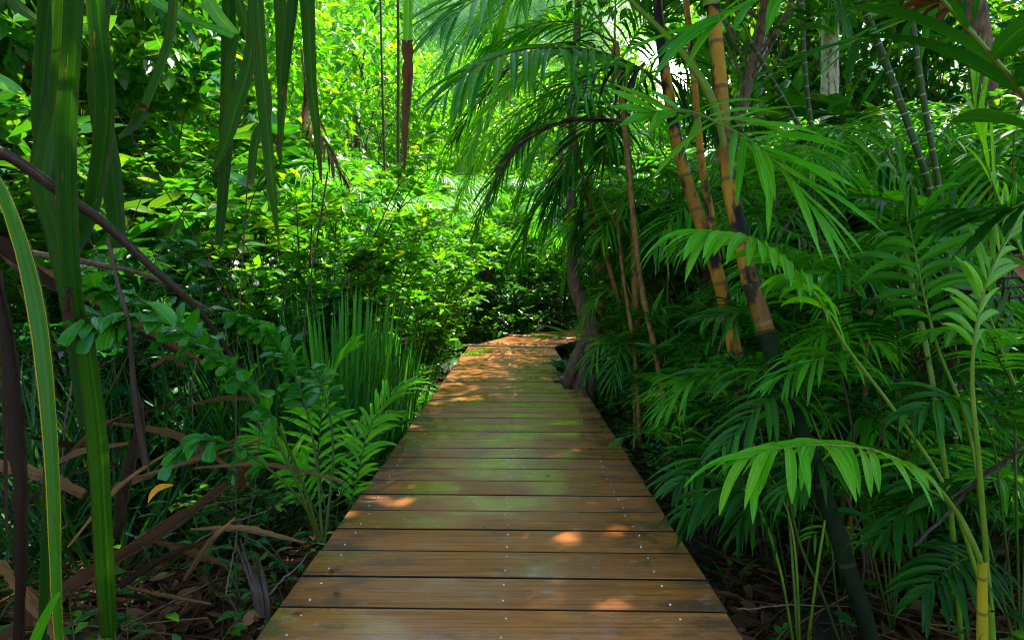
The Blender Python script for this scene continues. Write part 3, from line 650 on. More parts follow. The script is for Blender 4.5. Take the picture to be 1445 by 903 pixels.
t = bothing('fallen_leaf', 'bright orange leaf caught above the dark ground at the left', 'leaf')
mb = MB(); strap(mb, PP([(209, 709, 2.0), (216, 696, 2.0), (228, 687, 2.0), (246, 684, 2.0)]), np.array([.002, .02, .022, .002]), (0, -1, .5), 12); mb.build('blade', M['orange'], t)

# fishtail palm: wedge leaflets on arching stalks
t = bothing('fishtail_palm', 'fishtail palm with glossy wedge leaflets arching out over the dark sedge at the left', 'palm')
def fish(t, pts, n, L, W, seed=0):
    c = ctr(pts, 60); T = norm(np.gradient(c, axis=0)); mb = MB()
    for sg in (-1, 1):
        tt = np.linspace(.42, .99, n)+rng.uniform(-.01, .01, n); i = np.clip(tt*59, 0, 59).astype(int)
        S = norm(np.cross(T[i], [0, 0, 1])); d = norm(T[i]*.55+sg*S*.75+rng.normal(0, .22, (n, 3)))
        for q in range(2):
            dd = norm(d+rng.normal(0, .25, (n, 3)))
            blades(mb, c[i], dd, np.array([0, -.35, 1.])+rng.normal(0, .2, (n, 3)), L*rng.uniform(.7, 1.2, n), W*rng.uniform(.7, 1.2, n), 'wedge' if q == 0 else 'lance', 5, rng.uniform(.3, 1.3, n), .25)
    o = mb.build('frond', M['fish'], t); rb = MB(); tube(rb, c, [.006, .005, .003, .002], 6); rb.build('rachis', M['petiole_dark'], o)
fish(t, PP([(452, 762, 2.35), (430, 690, 2.3), (385, 590, 2.2), (310, 500, 2.1), (220, 452, 2.0), (120, 448, 1.9)]), 20, .12, .05)
fish(t, PP([(450, 764, 2.35), (410, 660, 2.35), (340, 540, 2.4), (270, 470, 2.3), (190, 420, 2.2), (130, 405, 2.1)]), 18, .11, .05)
fish(t, PP([(455, 764, 2.35), (445, 640, 2.5), (420, 540, 2.6), (380, 470, 2.6), (330, 440, 2.6)]), 16, .1, .05)
fish(t, PP([(458, 764, 2.35), (470, 640, 2.6), (460, 560, 2.8), (440, 520, 2.9), (400, 500, 2.9)]), 11, .1, .045)
fish(t, PP([(456, 764, 2.35), (420, 700, 2.2), (350, 640, 2.1), (290, 620, 2.0), (250, 640, 2.0)]), 9, .08, .04)

# sedge clumps
SC = 'strap leaved sedge clumps left of the deck'
def at(px, py, Y):
    p = P(px, py, Y); return (p[0], p[1], gz(p[0], p[1]))
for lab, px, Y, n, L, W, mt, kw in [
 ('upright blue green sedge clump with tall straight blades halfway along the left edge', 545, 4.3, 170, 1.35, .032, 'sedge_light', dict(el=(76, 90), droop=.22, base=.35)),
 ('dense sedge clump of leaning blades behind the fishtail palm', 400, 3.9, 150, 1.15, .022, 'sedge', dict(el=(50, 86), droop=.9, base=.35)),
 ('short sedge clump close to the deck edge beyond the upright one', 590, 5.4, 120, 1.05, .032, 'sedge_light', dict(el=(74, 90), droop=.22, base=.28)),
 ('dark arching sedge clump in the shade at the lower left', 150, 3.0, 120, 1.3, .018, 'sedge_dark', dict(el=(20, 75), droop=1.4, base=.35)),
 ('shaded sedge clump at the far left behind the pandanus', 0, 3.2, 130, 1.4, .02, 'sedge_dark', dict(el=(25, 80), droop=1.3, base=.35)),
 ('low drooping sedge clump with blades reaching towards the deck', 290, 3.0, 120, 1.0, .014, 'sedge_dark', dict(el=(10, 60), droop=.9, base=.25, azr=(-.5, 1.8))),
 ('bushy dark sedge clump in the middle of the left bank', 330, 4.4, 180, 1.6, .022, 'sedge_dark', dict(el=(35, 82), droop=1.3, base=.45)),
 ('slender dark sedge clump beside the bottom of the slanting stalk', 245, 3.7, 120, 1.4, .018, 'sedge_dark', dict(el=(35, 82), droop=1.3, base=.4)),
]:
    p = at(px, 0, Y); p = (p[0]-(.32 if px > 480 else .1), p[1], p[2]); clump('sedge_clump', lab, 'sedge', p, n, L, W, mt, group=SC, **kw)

# bright palm fronds beside the deck, left
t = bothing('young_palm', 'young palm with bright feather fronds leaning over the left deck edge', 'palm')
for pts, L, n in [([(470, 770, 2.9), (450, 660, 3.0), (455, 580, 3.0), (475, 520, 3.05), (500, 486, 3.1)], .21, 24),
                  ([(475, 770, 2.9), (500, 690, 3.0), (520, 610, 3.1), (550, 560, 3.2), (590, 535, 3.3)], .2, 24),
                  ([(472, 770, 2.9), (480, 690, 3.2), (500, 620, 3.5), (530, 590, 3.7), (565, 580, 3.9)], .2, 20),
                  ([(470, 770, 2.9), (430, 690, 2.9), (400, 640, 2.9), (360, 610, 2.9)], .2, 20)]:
    frond(t, PP(pts), n, L, .026, 55, 20, .6, .2, mat='palm_lit', rmat='petiole_dark', roll=rng.uniform(-.3, .6), r=.004)
YP = 'small feather palms along the left bank'
for lab, px, Y, L, nf, mt in [
 ('small feather palm low beside the deck past the upright sedge', 620, 6.6, .75, 8, 'palm_bright'),
 ('small feather palm where the boardwalk bends at the left', 655, 8.8, .8, 7, 'palm_bright'),
 ('small feather palm behind the young palm at the left deck edge', 560, 4.2, .65, 7, 'palm'),
 ('shaded small feather palm in the left bank behind the sedge', 380, 5.0, .9, 8, 'palm')]:
    p = at(px, 0, Y); palm('young_palm', lab, 'palm', (p[0]-.22, p[1], p[2]), nf, L, 0, lf=.2, W=.02, n=16, mat=mt, group=YP, bare=.3)

# leafy seedlings on the ground
def seedling(label, loc, h=.3, n=9, leaf=.1, mat='broad_dark', group='leafy seedlings on the forest floor', asp=.42):
    t = thing('seedling', label, 'seedling', loc, rng.uniform(0, 6), group); st = MB(); fo = MB()
    for s in range(max(1, n//5)):
        az = rng.uniform(0, 6.28); q = ctr(arch((0, 0, -.02), az, h*rng.uniform(.7, 1.1), 80, 45, 3), 10); tube(st, q, [.004, .002], 5)
        m_ = 6; a = rng.uniform(0, 6.28)+np.arange(m_)*2.4; i = np.linspace(4, 9, m_).astype(int)
        d = np.stack([np.cos(a), np.sin(a), np.full(m_, .35)], 1); Lv = leaf*rng.uniform(.7, 1.15, m_)
        blades(fo, q[i], d, np.array([0, 0, 1.])-d*.3, Lv, Lv*asp, 'ovate', 7, rng.uniform(.3, .9, m_), .25)
    fo.build('foliage', M[mat], t); st.build('stem', M['petiole_dark'], t)
for lab, px, py, Y, h, n, lf, mt in [
 ('large glossy seedling at the bottom left corner with a quilted pale leaf', 150, 905, 1.62, .14, 12, .13, 'broad_dark'),
 ('glossy seedling at the foot of the broad screw pine leaf', 175, 830, 1.85, .2, 10, .10, 'broad_dark'),
 ('round leaved seedling right of the bottom left corner', 232, 870, 1.8, .12, 8, .085, 'broad_dark'),
 ('light green seedling beside the dry stump by the deck corner', 290, 872, 1.85, .12, 8, .075, 'broad'),
 ('seedling with pointed leaves over the red brown litter', 285, 800, 2.1, .16, 6, .075, 'broad'),
 ('seedling against the deck edge beside the thin stick', 405, 800, 2.3, .22, 14, .075, 'broad'),
 ('seedling below the fishtail palm stalks', 380, 740, 2.55, .28, 14, .07, 'broad'),
 ('leafy sprig at the height of the dead wood left of the deck', 300, 640, 2.6, .55, 10, .085, 'broad_dark'),
 ('tall seedling between the sedge and the deck', 440, 700, 3.0, .4, 14, .07, 'broad'),
 ('light seedling tucked against the left edge of the planks', 505, 690, 3.3, .35, 14, .07, 'broad'),
 ('lowest glossy seedling in the corner left of the light seedling', 60, 890, 1.6, .16, 12, .11, 'broad_dark'),
 ('seedling crowding the light green young screw pine leaf', 110, 860, 1.7, .2, 12, .10, 'broad'),
 ('tiny seedling in the litter between the stump and the quilted leaf', 205, 845, 1.9, .12, 8, .07, 'broad'),
 ('seedling on the litter in front of the dry stump', 330, 885, 1.85, .1, 8, .06, 'broad'),
 ('seedling behind the dry stump', 350, 755, 2.35, .2, 12, .065, 'broad_dark'),
 ('seedling at the foot of the fishtail palm stalks', 420, 745, 2.5, .2, 14, .07, 'broad_dark'),
 ('pair of seedlings hugging the planks above the tan stick', 455, 715, 2.75, .25, 16, .07, 'broad'),
 ('pale seedling halfway along the left deck edge', 545, 640, 4.0, .35, 16, .08, 'broad_yellow'),
 ('seedling at the left deck edge before the young palm', 480, 740, 2.8, .15, 12, .06, 'broad_yellow'),
 ('small seedling poking out beside the right deck edge at the front', 1040, 865, 1.95, .2, 6, .06, 'broad'),
 ('glossy seedling at the right deck edge under the frond tip', 940, 690, 3.0, .25, 12, .07, 'broad_dark'),
 ('small seedling in the dark right of the deck', 1000, 780, 2.4, .2, 6, .06, 'broad_dark'),
 ('broad leaved seedling at the bottom edge right of the deck', 1085, 900, 1.9, .1, 6, .09, 'broad_dark'),
 ('narrow leaved seedling beside the right edge below the drooping palms', 925, 655, 3.6, .3, 12, .07, 'broad'),
]:
    p = P(px, py, Y); x, y = p[0], p[1]
    seedling(lab, (x, y, gz(x, y)), max(h, (p[2]-gz(x, y))*1.0 if p[2] > gz(x, y) else h), n, lf, mt)

# dry stumps and sticks
t = bothing('stump', 'splintered dark stump beside the left corner of the deck', 'stump')
mb = MB()
for k in range(7):
    a = rng.uniform(-1, 1); tube(mb, ctr(PP([(372+a*10, 870, 2.0), (362+a*14, 820, 2.02), (345+a*22, 800-rng.uniform(0, 40), 2.1)]), 10), [.009, .007, .002], 6, rough=.3)
mb.build('wood', M['dead_stalk'], t)
for k, (lab, pts, r) in enumerate([
 ('thin tan stick leaning on the left deck edge', [(352, 870, 2.0), (390, 828, 2.1), (450, 768, 2.35)], .0045),
 ('dry twig on the litter above the stump', [(250, 780, 2.2), (320, 740, 2.3), (380, 720, 2.4)], .004),
 ('straight thin twig rising by the left deck seedling', [(318, 840, 2.1), (330, 780, 2.2), (336, 745, 2.25)], .003),
 ('pale twig crossing the sedge below the orange leaf', [(190, 760, 2.1), (260, 722, 2.3), (360, 700, 2.6)], .003),
 ('long dark twig leaning across the lower right shade', [(1180, 505, 2.6), (1290, 545, 2.5), (1445, 600, 2.4), (1560, 640, 2.3)], .006),
 ('dark crooked twig in front of the right hand stems', [(1290, 770, 1.9), (1350, 710, 1.9), (1400, 660, 1.8), (1460, 630, 1.7)], .006),
 ('second dark twig reaching in from the right edge', [(1290, 720, 2.0), (1360, 690, 2.0), (1420, 650, 2.0), (1500, 560, 2.0)], .005),
 ('horizontal thin twig low in the right shade', [(1040, 860, 2.0), (1120, 853, 2.2), (1200, 856, 2.4)], .003)]):
    t = bothing('twig', lab, 'twig', 'dry twigs'); mb = MB(); c = ctr(PP(pts), 24)+rng.normal(0, .002, (24, 3)); tube(mb, c, [r, r*.9, r*.5], 6); mb.build('wood', M['dead_stalk' if 'dark' in lab else 'dead_wood'], t)

# ================================================================== RIGHT PALMS
t = bothing('clumping_palm', 'thick leaning palm, trunk yellow with black blotches above and dark green below', 'palm')
mb = MB(); tube(mb, ctr(PP([(1003, -420, 2.9), (1002, -120, 2.75), (1006, 0, 2.7), (1016, 120, 2.65), (1028, 250, 2.6), (1060, 402, 2.5)]), 60), [.025, .027, .030, .034], 18, rough=.03); mb.build('trunk', M['trunk_yellow'], t)
mb = MB(); tube(mb, ctr(PP([(1059, 398, 2.5), (1071, 435, 2.5), (1083, 474, 2.5)]), 16), [.0345, .034, .033], 18, rough=.02); mb.build('brown_trunk_section', M['trunk_orange'], t)
mb = MB(); tube(mb, ctr(PP([(1080, 465, 2.5), (1100, 530, 2.45), (1150, 660, 2.35), (1190, 780, 2.3), (1222, 880, 2.25), (1245, 1000, 2.2)]), 50), [.033, .031, .031, .032], 18, rough=.02); mb.build('green_trunk_base', M['trunk_green'], t)
mb = MB(); tube(mb, ctr(PP([(1024, 215, 2.6), (1006, 145, 2.6), (978, 95, 2.62), (940, 50, 2.7), (890, 0, 2.8), (840, -70, 2.9)]), 30), [.012, .019, .013, .011, .010], 8); mb.build('stalk', M['petiole'], t)
mb = MB(); tube(mb, ctr(PP([(1004, 10, 2.7), (1003, -60, 2.7), (1000, -200, 2.8)]), 20), [.034, .036, .025], 12); mb.build('crownshaft', M['petiole'], t)
for pts, L in [([(1000, -220, 2.8), (900, -330, 2.6), (760, -330, 2.3), (600, -200, 2.0)], .5), ([(1000, -220, 2.8), (1100, -330, 2.6), (1250, -300, 2.4), (1400, -120, 2.2)], .5),
               ([(1000, -220, 2.8), (1040, -360, 3.2), (1100, -360, 3.8), (1180, -220, 4.4)], .55)]:
    frond(t, PP(pts), 30, L, .04, droop=.8)
t = bothing('clumping_palm', 'yellow and black palm trunk standing left of the thick leaning one', 'palm')
mb = MB(); tube(mb, ctr(PP([(905, -330, 3.6), (922, -80, 3.4), (932, 50, 3.3), (940, 110, 3.3), (955, 200, 3.2), (975, 275, 3.2), (1005, 360, 3.1), (1030, 460, 3.1), (1050, 580, 3.05), (1062, 720, 3.0)]), 60), [.019, .024, .028, .031, .034, .036], 16, rough=.05); mb.build('trunk', M['trunk_yellow'], t)
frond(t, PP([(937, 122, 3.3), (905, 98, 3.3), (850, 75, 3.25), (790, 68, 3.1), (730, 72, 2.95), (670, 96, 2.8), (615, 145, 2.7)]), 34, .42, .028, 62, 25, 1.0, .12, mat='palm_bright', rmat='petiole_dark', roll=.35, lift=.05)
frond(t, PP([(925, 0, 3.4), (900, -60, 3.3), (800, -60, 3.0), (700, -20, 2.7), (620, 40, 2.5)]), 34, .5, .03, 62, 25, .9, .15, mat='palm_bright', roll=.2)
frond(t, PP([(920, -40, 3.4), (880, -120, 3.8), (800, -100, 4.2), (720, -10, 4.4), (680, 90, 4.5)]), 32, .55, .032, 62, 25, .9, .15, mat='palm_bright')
t = bothing('clumping_palm', 'slim yellow palm stem in front of the dark trunk between the two thick ones', 'palm')
mb = MB(); tube(mb, ctr(PP([(950, -200, 3.8), (968, 0, 3.7), (980, 120, 3.6), (990, 230, 3.6), (1002, 300, 3.6), (1016, 400, 3.5), (1045, 560, 3.4), (1055, 640, 3.4)]), 60), [.015, .019, .026, .028], 14, rough=.05); mb.build('trunk', M['trunk_yellow'], t)
frond(t, PP([(952, -190, 3.8), (1000, -260, 3.6), (1080, -200, 3.4), (1150, -80, 3.2), (1190, 40, 3.1)]), 30, .42, .03, mat='palm')
for lab, pts, r, mt, fr in [
 ('thin orange brown palm stem rising right of the boardwalk', [(870, 60, 4.4), (882, 190, 4.3), (895, 320, 4.25), (906, 410, 4.2), (926, 500, 4.1), (938, 580, 4.0), (950, 700, 3.9)], .020, 'trunk_orange', [((880, 180), [(820, 140, 4.6), (740, 190, 4.8), (690, 290, 4.9)]), ((875, 100), [(800, 60, 5), (700, 110, 5.2), (640, 200, 5.4)]), ((878, 150), [(930, 100, 4.4), (1000, 150, 4.4), (1050, 260, 4.3)])]),
 ('thin palm stem bending left above the tree stump', [(800, 150, 5.4), (815, 210, 5.4), (832, 290, 5.3), (850, 345, 5.3), (880, 450, 5.1), (900, 560, 5.0), (905, 640, 5.0)], .022, 'trunk_orange', [((802, 160), [(740, 110, 5.6), (660, 160, 5.9), (620, 250, 6)]), ((806, 180), [(760, 180, 5.2), (700, 250, 5.1), (670, 330, 5.1)]), ((803, 165), [(840, 100, 5.8), (900, 130, 6), (940, 200, 6.2)])]),
 ('slender brown palm stem close to the right deck edge', [(870, 300, 4.7), (878, 380, 4.7), (893, 480, 4.6), (900, 560, 4.5), (903, 650, 4.5)], .016, 'trunk_orange', [((872, 320), [(820, 250, 4.7), (760, 290, 4.7), (730, 370, 4.8)]), ((872, 310), [(900, 240, 4.6), (960, 250, 4.5), (1000, 330, 4.4)])]),
]:
    t = bothing('clumping_palm', lab, 'palm'); mb = MB(); tube(mb, ctr(PP(pts), 50), [r*.8, r, r*1.1], 12, rough=.05); mb.build('trunk', M[mt], t)
    d0 = pts[0][2]
    for (sx, sy), q in fr: frond(t, PP([(sx, sy, d0)]+q), 30, .42, .026, 62, 25, 1.0, .12, mat=rng.choice(['palm', 'palm_bright', 'palm_dark']), roll=rng.uniform(-.3, .4))
t = bothing('clumping_palm', 'leaning palm whose many arching fronds sweep left over the far planks', 'palm')
mb = MB(); tube(mb, ctr(PP([(868, 60, 5.0), (880, 160, 5.0), (893, 300, 5.0), (900, 450, 4.9), (925, 620, 4.8)]), 50), [.02, .03, .035], 12, rough=.05); mb.build('trunk', M['trunk_orange'], t)
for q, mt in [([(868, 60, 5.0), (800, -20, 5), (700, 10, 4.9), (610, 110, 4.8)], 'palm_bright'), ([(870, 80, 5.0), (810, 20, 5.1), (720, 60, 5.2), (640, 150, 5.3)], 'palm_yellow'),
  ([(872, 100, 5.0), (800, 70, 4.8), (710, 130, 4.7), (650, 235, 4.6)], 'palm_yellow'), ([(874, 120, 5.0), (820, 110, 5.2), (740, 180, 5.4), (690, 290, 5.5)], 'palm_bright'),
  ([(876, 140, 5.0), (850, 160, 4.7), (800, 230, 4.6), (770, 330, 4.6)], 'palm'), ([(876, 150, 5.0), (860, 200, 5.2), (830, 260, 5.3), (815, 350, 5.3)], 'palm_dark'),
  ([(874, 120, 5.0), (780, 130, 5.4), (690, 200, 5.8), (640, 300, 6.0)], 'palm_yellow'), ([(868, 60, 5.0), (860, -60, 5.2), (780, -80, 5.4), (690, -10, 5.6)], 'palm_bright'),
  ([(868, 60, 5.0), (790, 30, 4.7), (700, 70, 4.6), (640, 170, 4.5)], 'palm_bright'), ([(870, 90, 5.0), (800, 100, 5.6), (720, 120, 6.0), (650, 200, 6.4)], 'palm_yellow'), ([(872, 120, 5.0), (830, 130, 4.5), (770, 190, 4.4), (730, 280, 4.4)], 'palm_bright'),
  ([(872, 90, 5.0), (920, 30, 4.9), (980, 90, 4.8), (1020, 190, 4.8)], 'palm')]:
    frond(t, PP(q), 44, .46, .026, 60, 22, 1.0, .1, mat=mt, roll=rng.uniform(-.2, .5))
t = bothing('withered_frond', 'black brown withered frond drooping to the left below the arching green ones', 'dead frond')
frond(t, PP([(885, 172, 3.0), (850, 170, 3.0), (800, 172, 2.95), (750, 195, 2.9), (700, 240, 2.85)]), 16, .22, .016, 25, 8, .7, .05, mat='dead_dark', rmat='dead_stalk', roll=.3, name='frond')
t = bothing('withered_frond', 'grey blue withered leaflets hanging beside the black brown frond', 'dead frond')
frond(t, PP([(910, 90, 3.3), (895, 100, 3.3), (860, 95, 3.3), (830, 112, 3.3), (800, 135, 3.3)]), 9, .25, .03, 70, 60, 2.5, .05, mat='dead_grey', rmat='dead_stalk', name='frond', miss=.2)
t = bothing('withered_frond', 'dead fine black fronds hanging in the dark at the right edge', 'dead frond')
for k in range(5): frond(t, PP([(1450, 360+k*14, 2.6), (1400-10*k, 370+k*16, 2.6), (1350-6*k, 420+k*20, 2.7), (1320, 500+k*20, 2.8)]), 16, .25, .01, 50, 30, 1.4, .1, mat='dead_dark', rmat='dead_stalk')

# feather fronds that reach in close from the right
def near(lab, fr, stalk=None, smat='petiole', name='feather_palm'):
    t = bothing(name, lab, 'palm')
    if stalk:
        pts, r = stalk; mb = MB(); tube(mb, ctr(PP(pts), 40), r, 10, rough=.04); mb.build('trunk', M[smat], t)
    for pts, kw in fr: frond(t, PP(pts), **kw)
    return t
near('palm with a bright frond of long hanging leaflets over the dark lower right', [
  ([(1388, 800, 1.75), (1345, 715, 1.72), (1300, 668, 1.68), (1240, 638, 1.62), (1170, 628, 1.56), (1100, 633, 1.5), (1040, 650, 1.47)], dict(n=17, L=.185, W=.028, a0=75, a1=22, droop=1.5, bare=.34, mat='palm_lit', roll=.12, lift=.1, r=.007, nseg=8, lprof=[.55, .85, .95, 1, .95, .9])),
  ([(1390, 800, 1.75), (1350, 720, 1.9), (1310, 690, 2.0), (1270, 668, 2.1), (1240, 690, 2.15)], dict(n=9, L=.13, W=.03, a0=70, a1=25, droop=.7, bare=.3, mat='palm_dark', roll=.6, r=.006)),
  ([(1392, 790, 1.75), (1382, 660, 1.7), (1372, 520, 1.7), (1392, 400, 1.7), (1440, 300, 1.7)], dict(n=14, L=.17, W=.026, a0=50, a1=20, droop=.6, bare=.55, mat='palm_yellow', roll=1.1, r=.008, nseg=6)),
 ], ([(1385, 1010, 1.8), (1386, 900, 1.78), (1386, 790, 1.75)], [.014, .015, .012]), 'trunk_clear')
near('palm with long yellow green stalk and a toothed row of hanging leaflets', [
  ([(1395, 860, 2.0), (1340, 700, 2.0), (1270, 590, 2.0), (1195, 490, 1.95), (1150, 415, 1.92), (1100, 360, 1.88), (1050, 333, 1.82), (985, 326, 1.76)], dict(n=19, L=.2, W=.03, a0=70, a1=14, droop=1.2, bare=.52, mat='palm_lit', roll=.25, lift=.05, r=.007, nseg=8, lprof=[.9, 1.1, 1, .95, 1, 1])),
  ([(1400, 860, 2.0), (1370, 620, 2.1), (1320, 480, 2.1), (1290, 350, 2.1), (1270, 250, 2.15)], dict(n=17, L=.30, W=.03, a0=60, a1=25, droop=1.3, bare=.55, mat='palm', roll=-.5, r=.007, nseg=7)),
 ], ([(1400, 1050, 2.0), (1398, 940, 2.0), (1396, 860, 2.0)], [.02, .02, .014]), 'petiole')
near('long bright green frond fanning out in front of the yellow trunks', [
  ([(948, 155, 3.0), (975, 158, 2.6), (1010, 172, 2.3), (1060, 200, 2.05), (1110, 245, 1.95), (1150, 300, 1.9)], dict(n=15, L=.34, W=.026, a0=42, a1=10, droop=.5, bare=.22, mat='palm_lit', roll=-.45, lift=.12, r=.007, nseg=8, lprof=[.9, 1.1, 1.1, 1, .8, .6])),
  ([(975, 160, 2.6), (960, 158, 2.4), (930, 158, 2.3), (915, 158, 2.25)], dict(n=4, L=.24, W=.04, a0=30, a1=12, droop=.15, bare=.2, mat='palm_lit', roll=.9, lift=.05, r=.005, nseg=7, lprof=[1, 1, 1])),
 ])
near('palm at the right edge with glowing light green leaflets pointing upward', [
  ([(1500, 700, 2.3), (1480, 520, 2.3), (1450, 380, 2.3), (1405, 270, 2.3), (1380, 180, 2.3), (1370, 110, 2.3)], dict(n=16, L=.42, W=.034, a0=60, a1=20, droop=.8, bare=.35, mat='palm_yellow', roll=.6, r=.008, nseg=7)),
  ([(1500, 700, 2.3), (1430, 540, 2.4), (1390, 430, 2.4), (1355, 350, 2.4), (1330, 290, 2.4)], dict(n=14, L=.2, W=.034, a0=45, a1=20, droop=.5, bare=.3, mat='palm', roll=1.2, r=.008, nseg=6)),
 ])
near('palm with dark wide blades slanting down across the top right corner', [
  ([(1560, 330, 1.5), (1470, 170, 1.45), (1400, 80, 1.4), (1330, 0, 1.4), (1280, -70, 1.4)], dict(n=7, L=.4, W=.06, a0=62, a1=35, droop=.55, bare=.15, mat='palm_dark', roll=.5, r=.009, nseg=9, lprof=[1, 1, .9, .8], lift=.1)),
  ([(1560, 330, 1.5), (1500, 250, 1.6), (1440, 290, 1.65), (1370, 300, 1.7)], dict(n=6, L=.24, W=.05, a0=50, a1=20, droop=.8, bare=.5, mat='palm_dark', roll=.2, nseg=7, lprof=[1, 1, .9, .8])),
 ], ([(1640, 900, 1.7), (1600, 600, 1.6), (1560, 330, 1.5)], [.03, .025, .014]))
near('palm above the top right with long curved blades crossing the pale trunk', [
  ([(1480, -60, 2.2), (1400, -30, 2.2), (1320, 10, 2.2), (1250, 40, 2.2), (1190, 65, 2.15)], dict(n=9, L=.4, W=.035, a0=50, a1=15, droop=.8, bare=.1, mat='palm', roll=.3, nseg=7, lprof=[.8, 1, 1, 1])),
  ([(1480, -60, 2.2), (1330, -90, 2.0), (1180, -50, 1.9), (1060, 5, 1.85), (990, 40, 1.8)], dict(n=10, L=.28, W=.04, a0=50, a1=15, droop=.8, bare=.1, mat='palm_bright', roll=.3, nseg=7, lprof=[.8, 1, 1, 1])),
 ], ([(1700, 900, 2.4), (1620, 500, 2.4), (1520, 100, 2.3), (1480, -60, 2.2)], [.04, .035, .03, .02]))
near('shaded palm with drooping dark fronds at the right edge of the front planks', [
  ([(1130, 980, 2.3), (1100, 800, 2.3), (1060, 700, 2.3), (1010, 690, 2.3), (960, 730, 2.3)], dict(n=14, L=.24, W=.03, a0=60, a1=25, droop=.9, bare=.3, mat='palm_dark', roll=.3, r=.006)),
  ([(1130, 980, 2.3), (1120, 760, 2.4), (1085, 670, 2.5), (1060, 690, 2.5), (1035, 760, 2.5)], dict(n=14, L=.26, W=.03, a0=60, a1=25, droop=.9, bare=.3, mat='palm_dark', roll=.3, r=.006)),
  ([(1130, 980, 2.3), (1160, 760, 2.3), (1180, 680, 2.4), (1220, 700, 2.4), (1250, 770, 2.4)], dict(n=14, L=.24, W=.03, a0=60, a1=25, droop=.9, bare=.3, mat='palm_dark', roll=.3, r=.006)),
  ([(1130, 980, 2.3), (1110, 700, 2.6), (1080, 560, 2.7), (1040, 520, 2.7), (980, 530, 2.7)], dict(n=16, L=.24, W=.03, a0=60, a1=25, droop=.7, bare=.4, mat='palm', roll=.3, r=.006)),
 ])
near('low palm with light fronds between the thick green trunk base and the bright hanging frond', [
  ([(1180, 620, 2.8), (1150, 560, 2.7), (1110, 520, 2.6), (1060, 525, 2.5), (1020, 545, 2.5)], dict(n=14, L=.2, W=.022, a0=55, a1=20, droop=.7, bare=.1, mat='palm', roll=.2, r=.005)),
  ([(1190, 700, 2.8), (1150, 600, 2.7), (1130, 540, 2.7), (1180, 510, 2.7), (1240, 530, 2.7)], dict(n=14, L=.22, W=.026, a0=55, a1=20, droop=.7, bare=.3, mat='palm', roll=.2, r=.005)),
  ([(1190, 850, 2.8), (1200, 760, 2.6), (1180, 740, 2.5), (1140, 760, 2.4)], dict(n=9, L=.14, W=.016, a0=60, a1=20, droop=.8, bare=.2, mat='palm_yellow', roll=.2, r=.004)),
 ])
near('small light green frond reaching out over the far end of the deck', [
  ([(870, 520, 5.6), (850, 492, 5.6), (825, 476, 5.5), (800, 474, 5.4), (770, 476, 5.3)], dict(n=11, L=.34, W=.022, a0=35, a1=6, droop=.25, bare=.15, mat='palm_yellow', roll=.4, r=.006, lprof=[.7, 1, 1, .8]))])
near('small palm with narrow leaflets drooping onto the right deck edge', [
  ([(960, 690, 3.2), (950, 640, 3.2), (925, 612, 3.15), (890, 614, 3.1), (868, 625, 3.05)], dict(n=12, L=.13, W=.014, a0=60, a1=20, droop=.9, bare=.1, mat='palm', roll=.2, r=.004)),
  ([(960, 690, 3.2), (962, 620, 3.3), (945, 560, 3.3), (915, 555, 3.3)], dict(n=12, L=.15, W=.014, a0=60, a1=20, droop=.9, bare=.2, mat='palm_yellow', roll=.2, r=.004))])
near('palm with fronds hanging over the stem of the gnarled tree', [
  ([(870, 330, 5.7), (850, 290, 5.7), (825, 300, 5.7), (805, 350, 5.7), (795, 410, 5.7)], dict(n=24, L=.36, W=.022, a0=60, a1=25, droop=1.1, bare=.1, mat='palm_bright', roll=.2, r=.006)),
  ([(872, 340, 5.7), (862, 320, 5.5), (842, 345, 5.4), (832, 400, 5.4), (830, 450, 5.4)], dict(n=24, L=.32, W=.022, a0=60, a1=25, droop=1.1, bare=.1, mat='palm', roll=.2, r=.006)),
  ([(870, 330, 5.7), (845, 240, 5.8), (805, 230, 5.8), (775, 280, 5.8), (760, 340, 5.8)], dict(n=24, L=.38, W=.022, a0=60, a1=25, droop=1.1, bare=.1, mat='palm_bright', roll=.3, r=.006)),
  ([(870, 330, 5.7), (885, 270, 5.6), (915, 280, 5.5), (940, 340, 5.4)], dict(n=24, L=.36, W=.022, a0=60, a1=25, droop=1.1, bare=.1, mat='palm_bright', roll=.2, r=.006)),
  ([(870, 340, 5.7), (875, 330, 5.5), (880, 370, 5.3), (878, 430, 5.2)], dict(n=22, L=.32, W=.022, a0=60, a1=25, droop=1.1, bare=.1, mat='palm', roll=.2, r=.006)),
 ], ([(905, 640, 5.9), (890, 500, 5.8), (876, 400, 5.7), (870, 330, 5.7)], [.03, .024, .02, .014]), 'trunk_orange')
near('low palm whose narrow fronds fan over the right deck edge beyond the orange brown stem', [
  ([(895, 560, 4.9), (880, 500, 4.9), (858, 480, 4.85), (838, 500, 4.8), (825, 540, 4.8)], dict(n=22, L=.24, W=.016, a0=60, a1=25, droop=1.0, bare=.15, mat='palm_bright', roll=.2, r=.004)),
  ([(895, 560, 4.9), (890, 490, 4.7), (880, 480, 4.6), (868, 520, 4.5), (862, 570, 4.5)], dict(n=22, L=.24, W=.016, a0=60, a1=25, droop=1.0, bare=.15, mat='palm', roll=.2, r=.004)),
  ([(895, 560, 4.9), (905, 480, 4.8), (930, 470, 4.7), (950, 520, 4.6)], dict(n=22, L=.24, W=.016, a0=60, a1=25, droop=1.0, bare=.15, mat='palm_bright', roll=.2, r=.004)),
  ([(895, 560, 4.9), (880, 440, 5), (860, 410, 5), (835, 430, 5), (815, 470, 5)], dict(n=22, L=.24, W=.016, a0=60, a1=25, droop=1.0, bare=.2, mat='palm_bright', roll=.2, r=.004)),
 ], ([(900, 680, 4.9), (897, 620, 4.9), (895, 560, 4.9)], [.02, .016, .012]), 'trunk_orange')
